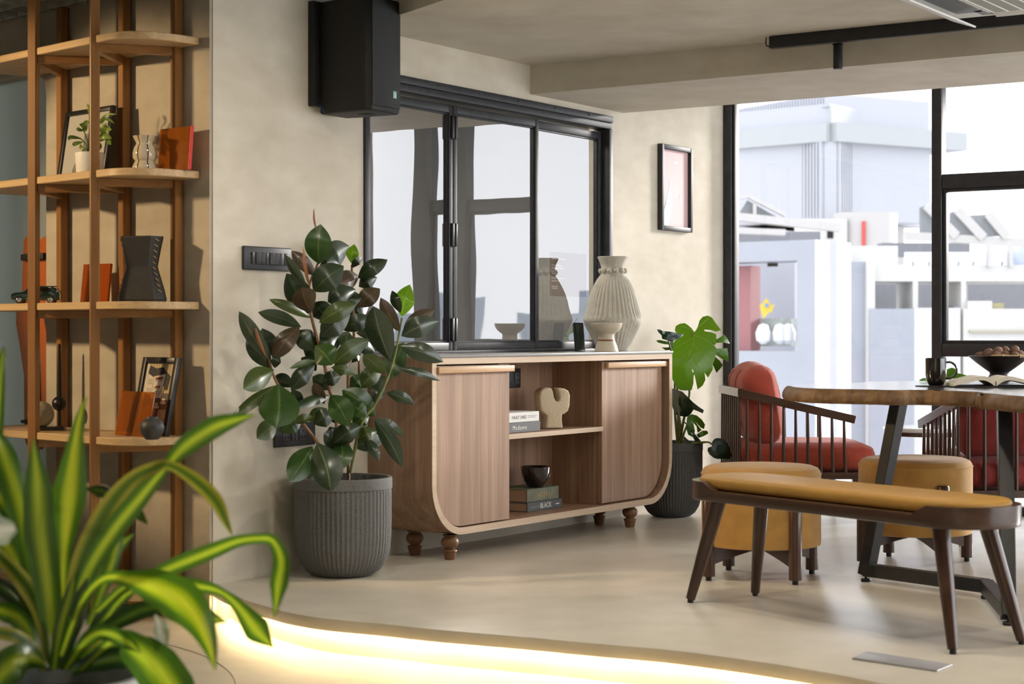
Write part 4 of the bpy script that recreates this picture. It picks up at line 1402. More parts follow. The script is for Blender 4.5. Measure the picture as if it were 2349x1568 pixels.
# open book
bo = on_z(2243, 889, ZTB)
ob = thing('open_book', 'open hardback book with cream pages lying on the wooden table', 'book', (bo.x + .085, bo.y + .06, ZTB + .0003), -.06)
def pagehalf(sign):
    n = 14
    up_ = []
    for i in range(n + 1):
        f = i / n
        x = sign * (.003 + .165 * f)
        z = .008 + .034 * math.sin(min(1, f * 2.6) * PI / 2) * (1 - f) ** .8 + .010 * (1 - f) + .006
        up_.append((x, z))
    lo_2 = [(x, max(.004, z - .019 * (1 - .45 * abs(x) / .17))) for x, z in up_]
    pts = up_ + lo_2[::-1]
    return prism('page_block', ob, mat('cream_pages', (.70, .66, .56), .7, amt=.06, scale=80, stretch=(1, 1, 12)), pts if sign > 0 else pts[::-1], -.015, .215, 'xz', ang=25)
pagehalf(1); pagehalf(-1)
for s_ in (-1, 1):
    prism('cover', ob, m_blackm, [(0, .0), (s_ * .18, .0), (s_ * .18, .0035), (s_ * .06, .006), (0, .006)], -.02, .22, 'xz')
# pedestal bowl with nuts and a twig
pb = on_z(2292, 873, ZTB)
bw = thing('pedestal_bowl', 'black pedestal bowl holding round brown seed pods on the table', 'bowl', (pb.x, pb.y, ZTB), 0)
hb_ = pb.y / F
m_bowl = mat('charcoal_bowl', (.014, .013, .014), .42, bump=.1, bscale=60)
lathe('bowl', bw, m_bowl, [(r * hb_, z * hb_) for r, z in ((0, 0), (28, 0), (30, 1), (25, 8), (21, 16), (22, 20), (36, 30), (52, 42), (66, 54), (69, 57), (66.5, 57.5), (50, 46), (30, 32), (0, 27))], 44)
m_nut = mat('seed_brown', (.27, .15, .10), .7, amt=.25, scale=40, bump=.5, bscale=50)
random.seed(3)
nutm = None
pos = [(-45, 8, 56), (-30, -22, 58), (-33, 26, 58), (-12, 0, 61), (-16, -36, 57), (8, -22, 60), (10, 26, 60), (28, 4, 62), (26, -34, 58), (44, -12, 60), (38, 22, 59), (-2, 44, 57), (-18, 22, 63), (14, 2, 70), (-8, -20, 68), (34, -8, 71)]
for i, (x, y, z) in enumerate(pos):
    r = (9.5 + random.random() * 3) * hb_
    loc = (pb.x + x * hb_, pb.y + y * hb_, ZTB + z * hb_)
    if nutm is None:
        nutm = lathe('seed_pod', None, m_nut, [(0, -1), (.5, -.9), (.86, -.5), (1, 0), (.88, .5), (.5, .9), (.12, 1.06), (0, 1.04)], 14)
        nutm.scale = (r, r, r * .92); nutm.location = loc
        o = nutm
    else:
        o = nutm.copy(); COL.objects.link(o); o.location = loc; o.scale = (r, r, r * .92)
    o.rotation_euler = (random.random() * 3, random.random() * 3, 0)
    tag(o, 'round brown dried seed pod heaped in the black pedestal bowl', 'seed pod', 'seed pods in the pedestal bowl')
tw = thing('bamboo_twig', 'pale knotted bamboo twig resting on the front rim of the bowl', 'twig', (pb.x - 30 * hb_, pb.y - 58 * hb_, ZTB + 55 * hb_), 0)
m_twig = mat('straw_bamboo', (.52, .37, .20), .6, amt=.15, scale=30)
tube('twig_stem', tw, m_twig, [V(p) * hb_ for p in ((-2, 6, 2), (10, 2, 3), (30, -1, 2.5), (52, 0, 1.5), (82, 8, 3))], 3.4 * hb_, 8, n=20)
for x in (22, 62):
    lathe('twig_knot', tw, m_twig, [(3.6 * hb_, -2.5 * hb_), (4.9 * hb_, 0), (3.6 * hb_, 2.5 * hb_)], 10, V((x, -.5 if x < 30 else 2, 2.6)) * hb_).rotation_euler = (0, PI / 2, 0)

# ---- red lounge chairs
m_red1 = mat('terracotta_fabric', (.40, .062, .034), .85, amt=.12, scale=14, bump=.3, bscale=220, sheen=.25)
m_red2 = mat('brick_fabric', (.27, .030, .026), .85, amt=.12, scale=14, bump=.3, bscale=220, sheen=.25)
def cushion(name, parent, m, x0, x1, y0, y1, z0, z1, r, rot=None, puff=.0, loc=None):
    bm = bmesh.new()
    bbox(bm, x0, x1, y0, y1, z0, z1)
    bmesh.ops.subdivide_edges(bm, edges=bm.edges, cuts=5, use_grid_fill=True)
    cx_, cy_, cz_ = (x0 + x1) / 2, (y0 + y1) / 2, (z0 + z1) / 2
    hx, hy, hz = (x1 - x0) / 2, (y1 - y0) / 2, (z1 - z0) / 2
    for v in bm.verts:
        d = V((v.co.x - cx_, v.co.y - cy_, v.co.z - cz_))
        inner = V((max(-hx + r, min(hx - r, d.x)), max(-hy + r, min(hy - r, d.y)), max(-hz + r, min(hz - r, d.z))))
        o = d - inner
        if o.length > 1e-6:
            d = inner + o.normalized() * r
        f = [1 - (d.x / hx) ** 2, 1 - (d.y / hy) ** 2, 1 - (d.z / hz) ** 2]
        d.x += puff * (1 if d.x > 0 else -1) * max(0, f[1]) * max(0, f[2]) * (abs(d.x) / hx)
        d.z += puff * (1 if d.z > 0 else -1) * max(0, f[0]) * max(0, f[1]) * (abs(d.z) / hz)
        v.co = V((cx_, cy_, cz_)) + d
    bmesh.ops.subdivide_edges(bm, edges=bm.edges, cuts=1, use_grid_fill=True, smooth=.6)
    o = bmo(name, bm, m, parent, smooth=True)
    if rot:
        o.rotation_euler = rot
    if loc:
        o.location = loc
    return o
def lounge(loc, rz, label, mc, W=.69, A=.59, BH=.40):
    """local +x = facing; back along y at x = 0, width W; arms of length A sloping down to the front"""
    t = thing('lounge_chair', label, 'chair', (loc[0], loc[1], 0), rz, 'red lounge chairs')
    zb_, zf_, zr = .675, .535, .225
    hw = W / 2
    bar('top_rail', t, m_dwood_x, (0, -hw - .012, zb_ + .008), (0, hw + .012, zb_ + .008), .03, .045)
    for s_ in (-1, 1):
        bar('arm_rail', t, m_dwood_x, (.0, s_ * hw, zb_ + .006), (A + .02, s_ * hw, zf_ + .004), .03, .042)
        for k in range(9):
            f = (k + .55) / 9
            zt_ = zb_ + (zf_ - zb_) * f - .01
            tube('spindle', t, m_dwood, [(.0 + A * f * 1.0, s_ * hw, zr + .02), (A * f * .99, s_ * hw, (zr + zt_) / 2), (A * f * .985, s_ * hw, zt_)], [.0105, .0095, .0068], 8)
        bar('seat_rail', t, m_dwood_x, (-.01, s_ * hw, zr + .017), (A + .06, s_ * hw, zr + .017), .03, .036)
    for k in range(9):
        y = -hw + W * (k + .5) / 9
        tube('spindle', t, m_dwood, [(-.0, y, zr + .02), (0, y, .45), (0, y, zb_ - .01)], [.0105, .0095, .0075], 8)
    for x in (-.01, A + .06):
        bar('seat_rail', t, m_dwood_x, (x, -hw, zr + .017), (x, hw, zr + .017), .03, .036)
    for x in (.02, A + .03):
        for s_ in (-1, 1):
            tube('leg', t, m_dwood, [(x, s_ * (hw - .015), zr + .005), (x + (.03 if x > .1 else -.03), s_ * (hw + .0), .0)], [.022, .013], 12)
    B('seat_deck', t, m_dwood_x, .0, A + .05, -hw + .015, hw - .015, zr + .012, zr + .03)
    cushion('seat_cushion', t, mc, .02, A + .14, -hw + .02, hw - .02, zr + .031, .405, .06, puff=.018)
    bc = cushion('back_cushion', t, mc, 0, .17, -hw + .03, hw - .03, 0, BH, .07, rot=(0, -.16, 0), puff=.035, loc=(.085, 0, .402))
    for y in (-hw * .33, hw * .33):
        tube('cushion_seam', bc, mc, [(.02 - .03, y, .05), (-.04, y, .2), (-.01, y, .37), (.08, y, .405), (.18, y, .37), (.205, y, .2), (.17, y, .04)], .003, 6, n=30)
    return t
ch1 = P(1694, 763, 9.6)
lounge((ch1.x, ch1.y + .345), 0.03, 'terracotta red lounge chair with spindle sides by the monstera', m_red1)
ch2 = P(2203, 763, 8.52)
lounge((ch2.x + .345, ch2.y + .02), math.radians(94), 'dark red lounge chair seen from behind under the table edge', m_red2, A=.62, BH=.30)

# ---- round side table by the glazing
st = thing('side_table', 'round white-topped side table between the two red chairs', 'side table', (2.27, 9.90, 0), 0)
lathe('table_top', st, mat('gloss_white_top', (.62, .64, .66), .12, coat=.6), [(0, .462), (.22, .462), (.235, .468), (.24, .48), (.236, .486), (0, .487)], 48)
lathe('under_ring', st, m_dwood, [(.15, .44), (.205, .44), (.21, .461), (.15, .461)], 40, close=False)
for k in range(3):
    a = k * 2 * PI / 3 + 2.9
    tube('leg', st, wood('amber_wood', (.16, .06, .03), (.28, .12, .06), 'z', .4), [(.17 * math.cos(a), .17 * math.sin(a), .455), (.2 * math.cos(a), .2 * math.sin(a), 0)], [.02, .012], 12)

# ================================================================== CORNER SHELF AND ITS THINGS
m_oak = wood('warm_oak', (.20, .085, .022), (.34, .165, .052), 'z', .42, coat=.15)
m_oakx = wood('warm_oak', (.20, .085, .022), (.34, .165, .052), 'x', .42, coat=.15)
m_board = wood('pale_ash', (.42, .27, .13), (.60, .43, .24), 'x', .45, sc=1.3)
un = thing('corner_shelf', 'tall open oak shelf with rounded boards in front of the taupe wall', 'shelf', (C0.x, C0.y, LOW), 0)
UO = V((C0.x, C0.y, LOW))
def gpt(px, Y):
    return V(((px - CX) * Y / F, Y, 0))
p1 = gpt(77.5, 7.498); p2 = gpt(217, 7.18)
b1 = gpt(140, 7.90); b2 = gpt(282, 7.555); b3 = gpt(424, 7.32)
def keep(p):      # keep back posts just clear of the wall
    d = (C0 - p).dot(M45)
    return p + M45 * (d - .031)
b1, b2, b3 = keep(b1), keep(b2), keep(b3)
front = B('post', un, m_oak, -.019, .019, -.019, .019, 0, 2.42 - LOW, .003, 1)
front.location = p1 - V((UO.x, UO.y, 0)); front.rotation_euler = (0, 0, -.25)
o = dup(front, un, p2 - V((UO.x, UO.y, 0))); o.rotation_euler = (0, 0, .30)
for q in (b1, b2, b3):
    o = dup(front, un, q - V((UO.x, UO.y, 0)))
    o.rotation_euler = (0, 0, -PI / 4)
wv = V((.7071, -.7071, 0))
# board outline in (along wall, out from wall)
xl = (shelf_pt(8, HY, .30) - C0).dot(wv); 
def board_poly():
    D0 = .012
    Df = (C0 - gpt(90, 7.49)).dot(M45) + .012
    xr = -.055
    pts = [(xr, -D0)]
    # rounded right front corner
    r = .17
    cx_, cy_ = xr - r + .0, -Df + r
    for i in range(13):
        a = i / 12 * PI / 2
        pts.append((cx_ + r * math.cos(a), cy_ - r * math.sin(a)))
    r2 = .10
    cx2, cy2 = -1.36 + r2, -Df + r2
    for i in range(9):
        a = i / 8 * PI / 2
        pts.append((cx2 - r2 * math.sin(a), cy2 - r2 * math.cos(a)))
    pts.append((-1.36, -D0))
    return pts
bp_ = board_poly()
zs = [(2.147, 2.175), (1.614, 1.642), (1.093, 1.123), (.559, .591), (-.047, -.016)]
boards = []
for i, (za, zb_) in enumerate(zs):
    if i == 0:
        bd0 = prism('board', un, m_board, bp_, 0, .030, bev=.003, seg=1)
        bd0.rotation_euler = (0, 0, RW)
        o = bd0
    else:
        o = dup(bd0, un)
        o.rotation_euler = (0, 0, RW)
    o.location = (0, 0, za - LOW)
for za, zb_ in zs:
    for a, c in ((p1, b1), (p1, b2), (p2, b2), (p2, b3)):
        z = V((0, 0, za - .0165 - LOW))
        d = (c - a).normalized()
        bar('rail', un, m_oakx, a + d * .017 - V((UO.x, UO.y, 0)) + z, c - d * .017 - V((UO.x, UO.y, 0)) + z, .028, .032)
ZS = [a + .0302 for a, b in zs]

def on_board(px, py_base, k, d=None):
    """where a pixel's ray meets the top of board k (or a plane d off the wall), standing on it"""
    if d is None:
        p = on_z(px, py_base, ZS[k])
    else:
        p = shelf_pt(px, py_base, d)
    return V((p.x, p.y, ZS[k]))

# -- second board: arc print, plant pot, banded vase, orange acrylic block
m_picblk = mat('frame_black', (.012, .011, .011), .35)
def lean_frame(name, label, base_l, base_r, H, tilt, fw, dep, mat_sheet, rz=None):
    """frame leaning back; base_l/base_r = ends of its lower front edge (world)"""
    d = base_r - base_l
    rz = math.atan2(d.y, d.x)
    t = thing(name, label, 'picture', base_l, rz)
    t.matrix_basis = Matrix.Translation(base_l + V((0, 0, dep * math.sin(tilt) + .0003))) @ Matrix.Rotation(rz, 4, 'Z') @ Matrix.Rotation(-tilt, 4, 'X')
    W = d.length
    B('frame_side', t, m_picblk, 0, fw, 0, dep, 0, H, .002)
    B('frame_side', t, m_picblk, W - fw, W, 0, dep, 0, H, .002)
    B('frame_rail', t, m_picblk, fw, W - fw, 0, dep, 0, fw, .002)
    B('frame_rail', t, m_picblk, fw, W - fw, 0, dep, H - fw, H, .002)
    B('print_sheet', t, mat_sheet, fw, W - fw, dep * .5, dep * .8, fw, H - fw)
    return t, W
ba = on_board(128, 405, 1, .145); bb = on_board(236, 400, 1, .145)
fa, Wa = lean_frame('arc_print', 'black framed pale print of black line arcs behind the small plant', ba, bb, .30, .16, .02, .02, mat('paper_grey', (.40, .385, .36), .7))
m_line = mat('line_black', (.02, .02, .02), .7)
ysh = .0092
def arcs(cx_, cz_, n, r0, a0, a1, tail=0.):
    for i in range(n):
        r = r0 + i * .0062
        pts = [(cx_ + r * math.cos(a0 + (a1 - a0) * k / 18), ysh, cz_ + r * math.sin(a0 + (a1 - a0) * k / 18)) for k in range(19)]
        if tail:
            pts.append((pts[-1][0], ysh, pts[-1][2] + tail))
        if all(.022 < p[0] < Wa - .022 and .022 < p[2] < .278 for p in pts):
            tube('print_line', fa, m_line, pts, .0006, 4)
arcs(Wa * .62, .135, 9, .012, PI * 1.55, PI, .06)
arcs(Wa * .45, .03, 9, .008, PI * .15, PI)
arcs(Wa * .5, .21, 5, .010, 0, PI)

m_wpot = mat('white_ceramic', (.78, .76, .72), .35)
pc_ = on_board(206, 395, 1, .235)
kp = pc_.y / F
pt = thing('small_potted_plant', 'small variegated trailing plant in a white cylinder pot on the oak shelf', 'plant', pc_, 0)
lathe('pot', pt, m_wpot, [(0, 0), (.052, 0), (.054, .003), (.059, .086), (.057, .088), (.054, .084), (.05, .02), (0, .018)], 40)
lathe('soil', pt, mat('dark_soil', (.03, .02, .014), .95, bump=.5, bscale=80), [(0, .079), (.0545, .077)], 24)
lv_var = leafmat('leaf_variegated', (.22, .32, .05), (.5, .55, .2), .4, .35, edge=(.62, .62, .30))
lv_var2 = leafmat('leaf_mid_shelf', (.12, .21, .03), (.4, .45, .12), .4, .35)
zp = lambda px, py, dY: P(px, py, pc_.y + dY)
stems = [((205, 345), (200, 322), (192, 300), (188, 290)), ((208, 345), (215, 310), (228, 292), (244, 283)), ((206, 345), (190, 322), (175, 315)), ((209, 345), (222, 325), (240, 318)), ((206, 345), (205, 300), (205, 262), (203, 244)), ((210, 345), (226, 300), (240, 275), (262, 262))]
for s_ in stems:
    tube('stem', pt, lv_var2, [zp(x, y, -.01 * i) for i, (x, y) in enumerate(s_)], .0022, 6, n=14, world=True)
plv = [((188, 318), (162, 315), (158, 322), 10), ((192, 325), (172, 330), (170, 335), 10), ((185, 330), (186, 338), (187, 338), 9), ((192, 300), (180, 296), (178, 292), 9), ((194, 305), (197, 285), (205, 278), 15),
       ((205, 262), (202, 246), (199, 238), 9), ((214, 300), (228, 295), (240, 290), 14), ((215, 303), (235, 292), (256, 298), 16), ((222, 290), (240, 272), (264, 284), 9), ((226, 325), (240, 315), (255, 332), 22), ((224, 320), (240, 312), (256, 318), 14),
       ((228, 275), (245, 262), (268, 262), 5), ((212, 330), (228, 332), (228, 345), 10), ((200, 335), (192, 345), (190, 342), 8), ((230, 308), (242, 300), (248, 308), 16), ((196, 290), (188, 284), (200, 300), 12), ((208, 312), (220, 305), (232, 322), 14), ((205, 300), (214, 282), (224, 268), 10)]
for i, (a, b_, c, w) in enumerate(plv):
    blade('leaf', pt, lv_var if i % 3 else lv_var2, [zp(*a, -.03 * (i % 3)), zp(*b_, -.03 * (i % 3) - .01), zp(*c, -.02 - .03 * (i % 4))], w * kp, roll=.5 * ((i % 5) - 2) / 2, fold=.3, n=9, nc=2)

# banded vase
m_stripe = bpy.data.materials.new('striped_glaze'); MT['striped_glaze'] = m_stripe
t_, n_s, l_s = nt(m_stripe)
b_s = n_s['Principled BSDF']; b_s.inputs['Roughness'].default_value = .12; b_s.inputs['Coat Weight'].default_value = .7
tcs = n_s.new('ShaderNodeTexCoord'); sps = n_s.new('ShaderNodeSeparateXYZ'); l_s.new(tcs.outputs['Object'], sps.inputs[0])
at = n_s.new('ShaderNodeMath'); at.operation = 'ARCTAN2'; l_s.new(sps.outputs[1], at.inputs[0]); l_s.new(sps.outputs[0], at.inputs[1])
mu_ = n_s.new('ShaderNodeMath'); mu_.operation = 'MULTIPLY'; mu_.inputs[1].default_value = 7 / (2 * PI); l_s.new(at.outputs[0], mu_.inputs[0])
frc = n_s.new('ShaderNodeMath'); frc.operation = 'FRACT'; l_s.new(mu_.outputs[0], frc.inputs[0])
rs = n_s.new('ShaderNodeValToRGB'); rs.color_ramp.interpolation = 'CONSTANT'
rs.color_ramp.elements[0].color = (.56, .48, .34, 1); rs.color_ramp.elements[1].position = .88; rs.color_ramp.elements[1].color = (.012, .010, .010, 1)
l_s.new(frc.outputs[0], rs.inputs[0]); l_s.new(rs.outputs[0], b_s.inputs['Base Color'])
vb2 = on_board(332, 381, 1, .17); kv = vb2.y / F
sv2 = thing('banded_vase', 'cream stacked-bulb vase with thin vertical black stripes on the oak shelf', 'vase', vb2, .75)
lathe('vase_body', sv2, m_stripe, [(r * kv, z * kv) for r, z in ((0, 0), (26, 0), (28, 3), (28, 9), (24, 18), (22, 22), (27, 29), (27.5, 40), (25, 52), (20, 60), (19.5, 64), (24, 72), (27.5, 79), (26.5, 79.5), (20, 68), (0, 60))], 44)
# orange acrylic block
ob1 = on_board(361, 385, 1, .10); ob2 = on_board(431, 386, 1, .085)
def acrylic(name, label, a, b_, H, th, tilt, m):
    d = b_ - a; rz = math.atan2(d.y, d.x)
    t = thing(name, label, 'acrylic stand', a, rz)
    t.matrix_basis = Matrix.Translation(a + V((0, 0, th * math.sin(tilt) + .0003))) @ Matrix.Rotation(rz, 4, 'Z') @ Matrix.Rotation(-tilt, 4, 'X')
    B('sheet', t, m, 0, d.length, 0, th, 0, H, .0015, 1)
    return t
m_amber = mat('amber_acrylic', (.62, .20, .02), .06, trans=.75, ior=1.2, coat=.4)
m_redac = mat('red_acrylic_edge', (.55, .02, .012), .5)
ac1 = acrylic('acrylic_stand', 'glossy amber acrylic stand with a red right edge beside the banded vase', ob1, ob2, .172, .012, .08, m_amber)
B('red_edge', ac1, m_redac, (ob2 - ob1).length + .0005, (ob2 - ob1).length + .006, -.001, .013, 0, .172, .001, 1)

# -- third board: toy car, amber sheet, stitched vase
cr_ = on_board(84, 697, 2, .22); kc = cr_.y / F
car = thing('toy_car', 'dark green toy off-road car on the left end of the shelf', 'toy car', cr_, .12)
m_car = mat('green_enamel', (.012, .038, .030), .15, coat=1.0)
m_chrome = mat('chrome', (.6, .6, .6), .2, metal=1)
m_win = mat('tinted_window', (.01, .012, .012), .05, coat=1)
body = [(-54, 10), (-55, 16), (-54, 22), (-48, 25), (-28, 27), (-20, 33), (-14, 38), (2, 40), (34, 39), (46, 36), (52, 28), (54, 22), (54, 11), (48, 8), (42, 8), (40, 13), (34, 17), (28, 13), (26, 8), (-28, 8), (-30, 13), (-37, 17), (-43, 13), (-46, 8)]
prism('car_body', car, m_car, [(x * kc, z * kc) for x, z in body], -22 * kc, 22 * kc, 'xz', bev=.003, seg=2)
for q in ([(-24, 28), (-16, 36), (-4, 37.5), (-4, 28)], [(-2, 28), (-2, 37.5), (14, 37.5), (14, 28)], [(16, 28), (16, 37.5), (30, 36.5), (34, 28)], [(37, 28), (34, 36), (42, 34), (46, 28)]):
    prism('car_window', car, m_win, [(x * kc, z * kc) for x, z in q], -22.4 * kc, -21.9 * kc, 'xz')
B('roof_skin', car, m_blackm, -8 * kc, 46 * kc, -18 * kc, 18 * kc, 39.2 * kc, 40.6 * kc, .001)
B('side_trim', car, m_chrome, -20 * kc, 30 * kc, -22.6 * kc, -22 * kc, 11 * kc, 12.5 * kc)
for x in (-36, 34):
    for y in (-20.5, 20.5):
        w_ = lathe('wheel', car, m_rubber, [(0, -3), (7.4, -3), (8.4, -2), (8.4, 2), (7.4, 3), (0, 3)], 24, (x * kc, y * kc, 8.4 * kc))
        w_.scale = (kc, kc, kc); w_.rotation_euler = (PI / 2, 0, 0)
        lathe('rim', w_, m_chrome, [(0, 3.2), (2, 3.6), (5.6, 3.1), (5.8, 2.9)], 16, close=False)
        lathe('rim', w_, m_chrome, [(5.8, -2.9), (5.6, -3.1), (2, -3.6), (0, -3.2)], 16, close=False)
B('headlamp', car, m_chrome, -54.5 * kc, -51 * kc, -20 * kc, -14 * kc, 18 * kc, 22 * kc)
a3 = on_board(183, 692, 2, .13); b3_ = on_board(246, 692, 2, .10)
acrylic('acrylic_stand', 'deep orange acrylic sheet standing behind the second shelf post', a3, b3_, .165, .012, .12, mat('deep_orange_acrylic', (.42, .09, .012), .08, trans=.45, ior=1.2, coat=.4))
lv_ = on_board(326, 691, 2, .16); kl_ = lv_.y / F
m_leath = mat('black_leather', (.030, .028, .026), .42, amt=.15, scale=30, bump=.03, bscale=200)
st_ = thing('stitched_vase', 'black leather vase with a pinched waist and tan side stitching', 'vase', lv_, -.2)
rowsz = [(0, 57, 30), (6, 58, 32), (28, 53, 30), (76, 38, 26), (82, 37, 26), (120, 44, 32), (146, 50, 36), (150, 50, 36)]
bm = bmesh.new()
rg_ = []
for z, hx, hy in rowsz:
    oct_ = [(-hx, -hy * .15), (-hx * .72, -hy), (hx * .72, -hy), (hx, -hy * .15), (hx, hy * .15), (hx * .72, hy), (-hx * .72, hy), (-hx, hy * .15)]
    rg_.append([bm.verts.new((x * kl_, y * kl_, z * kl_)) for x, y in oct_])
for k in range(len(rg_) - 1):
    for i in range(8):
        j = (i + 1) % 8
        bm.faces.new((rg_[k][i], rg_[k][j], rg_[k + 1][j], rg_[k + 1][i]))
bm.faces.new(rg_[0][::-1])
inn_ = [bm.verts.new((v.co.x * .9, v.co.y * .85, v.co.z - .002)) for v in rg_[-1]]
deep = [bm.verts.new((v.co.x * .8, v.co.y * .7, v.co.z - .06)) for v in rg_[-1]]
for i in range(8):
    j = (i + 1) % 8
    bm.faces.new((rg_[-1][i], rg_[-1][j], inn_[j], inn_[i])); bm.faces.new((inn_[i], inn_[j], deep[j], deep[i]))
bm.faces.new(deep)
bmo('vase_body', bm, m_leath, st_)
m_thread = mat('tan_thread', (.55, .33, .12), .7)
def hxat(z):
    for k in range(len(rowsz) - 1):
        if z <= rowsz[k + 1][0]:
            f = (z - rowsz[k][0]) / (rowsz[k + 1][0] - rowsz[k][0])
            return rowsz[k][1] + (rowsz[k + 1][1] - rowsz[k][1]) * f, rowsz[k][2] + (rowsz[k + 1][2] - rowsz[k][2]) * f
for s_ in (-1, 1):
    for i in range(10):
        z = 22 + i * 13
        hx, hy = hxat(z); hx2, hy2 = hxat(z + 5)
        tube('stitch', st_, m_thread, [V((s_ * hx * .95, -hy * .36, z)) * kl_, V((s_ * (hx * .86 + .5), -hy * .70, z + 5)) * kl_], 1.1 * kl_, 6)

# -- fourth board: stone ball, candle holder, illustration, amber sheet, round vase
sb_ = on_board(94, 981, 3, .24); kb = sb_.y / F
sp_b = thing('stone_globe', 'speckled beige stone globe on a dark slab at the left of the shelf', 'ornament', sb_, .1)
lathe('globe', sp_b, mat('speckled_stone', (.30, .26, .19), .6, amt=.25, scale=90), [(0, 0)] + [(.055 * math.sin(a), .013 + .055 - .055 * math.cos(a)) for a in [PI * i / 20 for i in range(1, 20)]] + [(0, .123)], 40)
B('slab_base', sp_b, m_picblk, -.045, .10, -.035, .035, 0, .016, .002)
ch_ = on_board(136, 975, 3, .10); kh = ch_.y / F
cs = thing('candle_holder', 'black ball candle holder with a tall black taper beside the stone globe', 'candle holder', ch_, 0)
lathe('ball', cs, m_picblk, [(0, 40 * kh)] + [(17 * kh * math.sin(a), (57 - 17 * math.cos(a)) * kh) for a in [PI * i / 14 for i in range(1, 14)]] + [(0, 74 * kh)], 28)
lathe('stem', cs, m_picblk, [(16 * kh, 0), (16 * kh, 3 * kh), (5 * kh, 6 * kh), (4 * kh, 42 * kh)], 20)
lathe('candle', cs, mat('black_wax', (.015, .014, .014), .4), [(6 * kh, 72 * kh), (5.2 * kh, 130 * kh), (3.2 * kh, 192 * kh), (0, 195 * kh)], 16)
ia = on_board(298, 997, 3, .15); ib = on_board(378, 1000, 3, .15)
m_cream2 = mat('print_cream', (.50, .40, .24), .6)
il, Wi = lean_frame('newspaper_print', 'black framed print of a hatted figure reading a newspaper over coffee', ia, ib, .315, .2, .024, .022, m_cream2)
Hi = .315
def ip(x, z, l=0):
    return (.024 + x * (Wi - .048), .0108 - .0004 * l, .024 + z * (Hi - .048))
m_tan = mat('print_tan', (.36, .25, .12), .6); m_ivory = mat('print_ivory', (.58, .52, .42), .6); m_dkb = mat('print_brown', (.10, .065, .045), .6)
m_pblk = mat('print_black', (.015, .012, .012), .6); m_prd = mat('print_red', (.20, .02, .015), .6); m_pgr = mat('print_grey', (.30, .27, .24), .6)
def isl(nm, m, pts, l=1):
    return ngon(nm, il, m, [ip(x, z, l) for x, z in pts])
isl('white_margin', m_ivory, [(0, 0), (.10, 0), (.10, 1), (0, 1)], 1)
for i in range(9):
    x = .14 + i * .095
    isl('wall_stripe', m_tan, [(x, .56), (x + .045, .56), (x + .045, 1), (x, 1)], 1)
isl('table_top', m_dkb, [(.10, .30), (1, .30), (1, .55), (.10, .55)], 2)
isl('floor_panel', m_pgr, [(.10, 0), (1, 0), (1, .30), (.10, .30)], 2)
isl('coat', m_pblk, [(.14, .35), (.42, .35), (.52, .60), (.86, .60), (.90, .80), (.70, .82), (.16, .82)], 3)
isl('hat', m_pblk, [(.10, .86), (.14, .965), (.38, .92), (.52, .90), (.60, .945), (.68, .90), (.92, .80), (.72, .79), (.16, .80)], 4)
isl('newspaper', m_ivory, [(.12, .84), (.30, .79), (.34, .80), (.72, .84), (.68, .48), (.36, .46), (.34, .52), (.10, .54)], 5)
isl('fold_line', m_pgr, [(.325, .80), (.34, .80), (.345, .50), (.33, .50)], 6)
for i, (x0, x1, z) in enumerate(((.40, .66, .745), (.40, .66, .72), (.14, .30, .74), (.14, .30, .71), (.14, .30, .68), (.14, .30, .60), (.14, .30, .57), (.42, .66, .56), (.42, .66, .53))):
    isl('print_rule', m_pgr if i else m_dkb, [(x0, z), (x1, z), (x1, z + .013), (x0, z + .013)], 6)
isl('headline', m_prd, [(.40, .75), (.67, .765), (.67, .80), (.40, .785)], 6)
isl('bow_shape', m_prd, [(.40, .63), (.47, .665), (.53, .645), (.60, .675), (.60, .62), (.53, .63), (.47, .625), (.40, .615)], 6)
isl('hand', m_tan, [(.66, .60), (.74, .66), (.76, .62), (.72, .52), (.66, .54)], 6)
isl('dress', mat('print_ochre', (.42, .25, .06), .6), [(.14, .0), (.20, .22), (.30, .46), (.44, .46), (.52, .30), (.40, .0)], 3)
for i in range(4):
    x = .22 + i * .06
    isl('dress_fold', m_dkb, [(x, 0), (x + .02, 0), (x + .09, .40), (x + .08, .40)], 4)
isl('shirt', m_prd, [(.52, .0), (.60, .0), (.66, .30), (.58, .30)], 4)
for cx_, cz_ in ((.80, .44), (.58, .37)):
    isl('saucer', m_ivory, [(cx_ + .10 * math.cos(a), cz_ - .035 + .022 * math.sin(a)) for a in [2 * PI * i / 14 for i in range(14)]], 5)
    isl('cup', m_ivory, [(cx_ - .055, cz_ + .04), (cx_ + .055, cz_ + .04), (cx_ + .04, cz_ - .03), (cx_ - .04, cz_ - .03)], 6)
    isl('cup_coffee', m_pblk, [(cx_ + .045 * math.cos(a), cz_ + .038 + .010 * math.sin(a)) for a in [2 * PI * i / 12 for i in range(12)]], 7)
a4 = on_board(263, 994, 3, .205); b4 = on_board(338, 1003, 3, .215)
acrylic('acrylic_stand', 'translucent amber sheet leaning in front of the newspaper print', a4, b4, .178, .008, .18, m_amber)
rv = on_board(349, 1001, 3, .275); kr_ = rv.y / F
rvz = thing('round_vase', 'small round charcoal vase in front of the newspaper print', 'vase', rv, 0)
lathe('vase_body', rvz, mat('charcoal_clay', (.035, .035, .034), .5, amt=.2, scale=30), [(r * kr_, z * kr_) for r, z in ((0, 0), (14, 0), (18, 4), (26, 16), (28.5, 27), (25, 40), (18, 46), (14.5, 49), (14, 52), (12, 52), (12, 46), (0, 40))], 36)

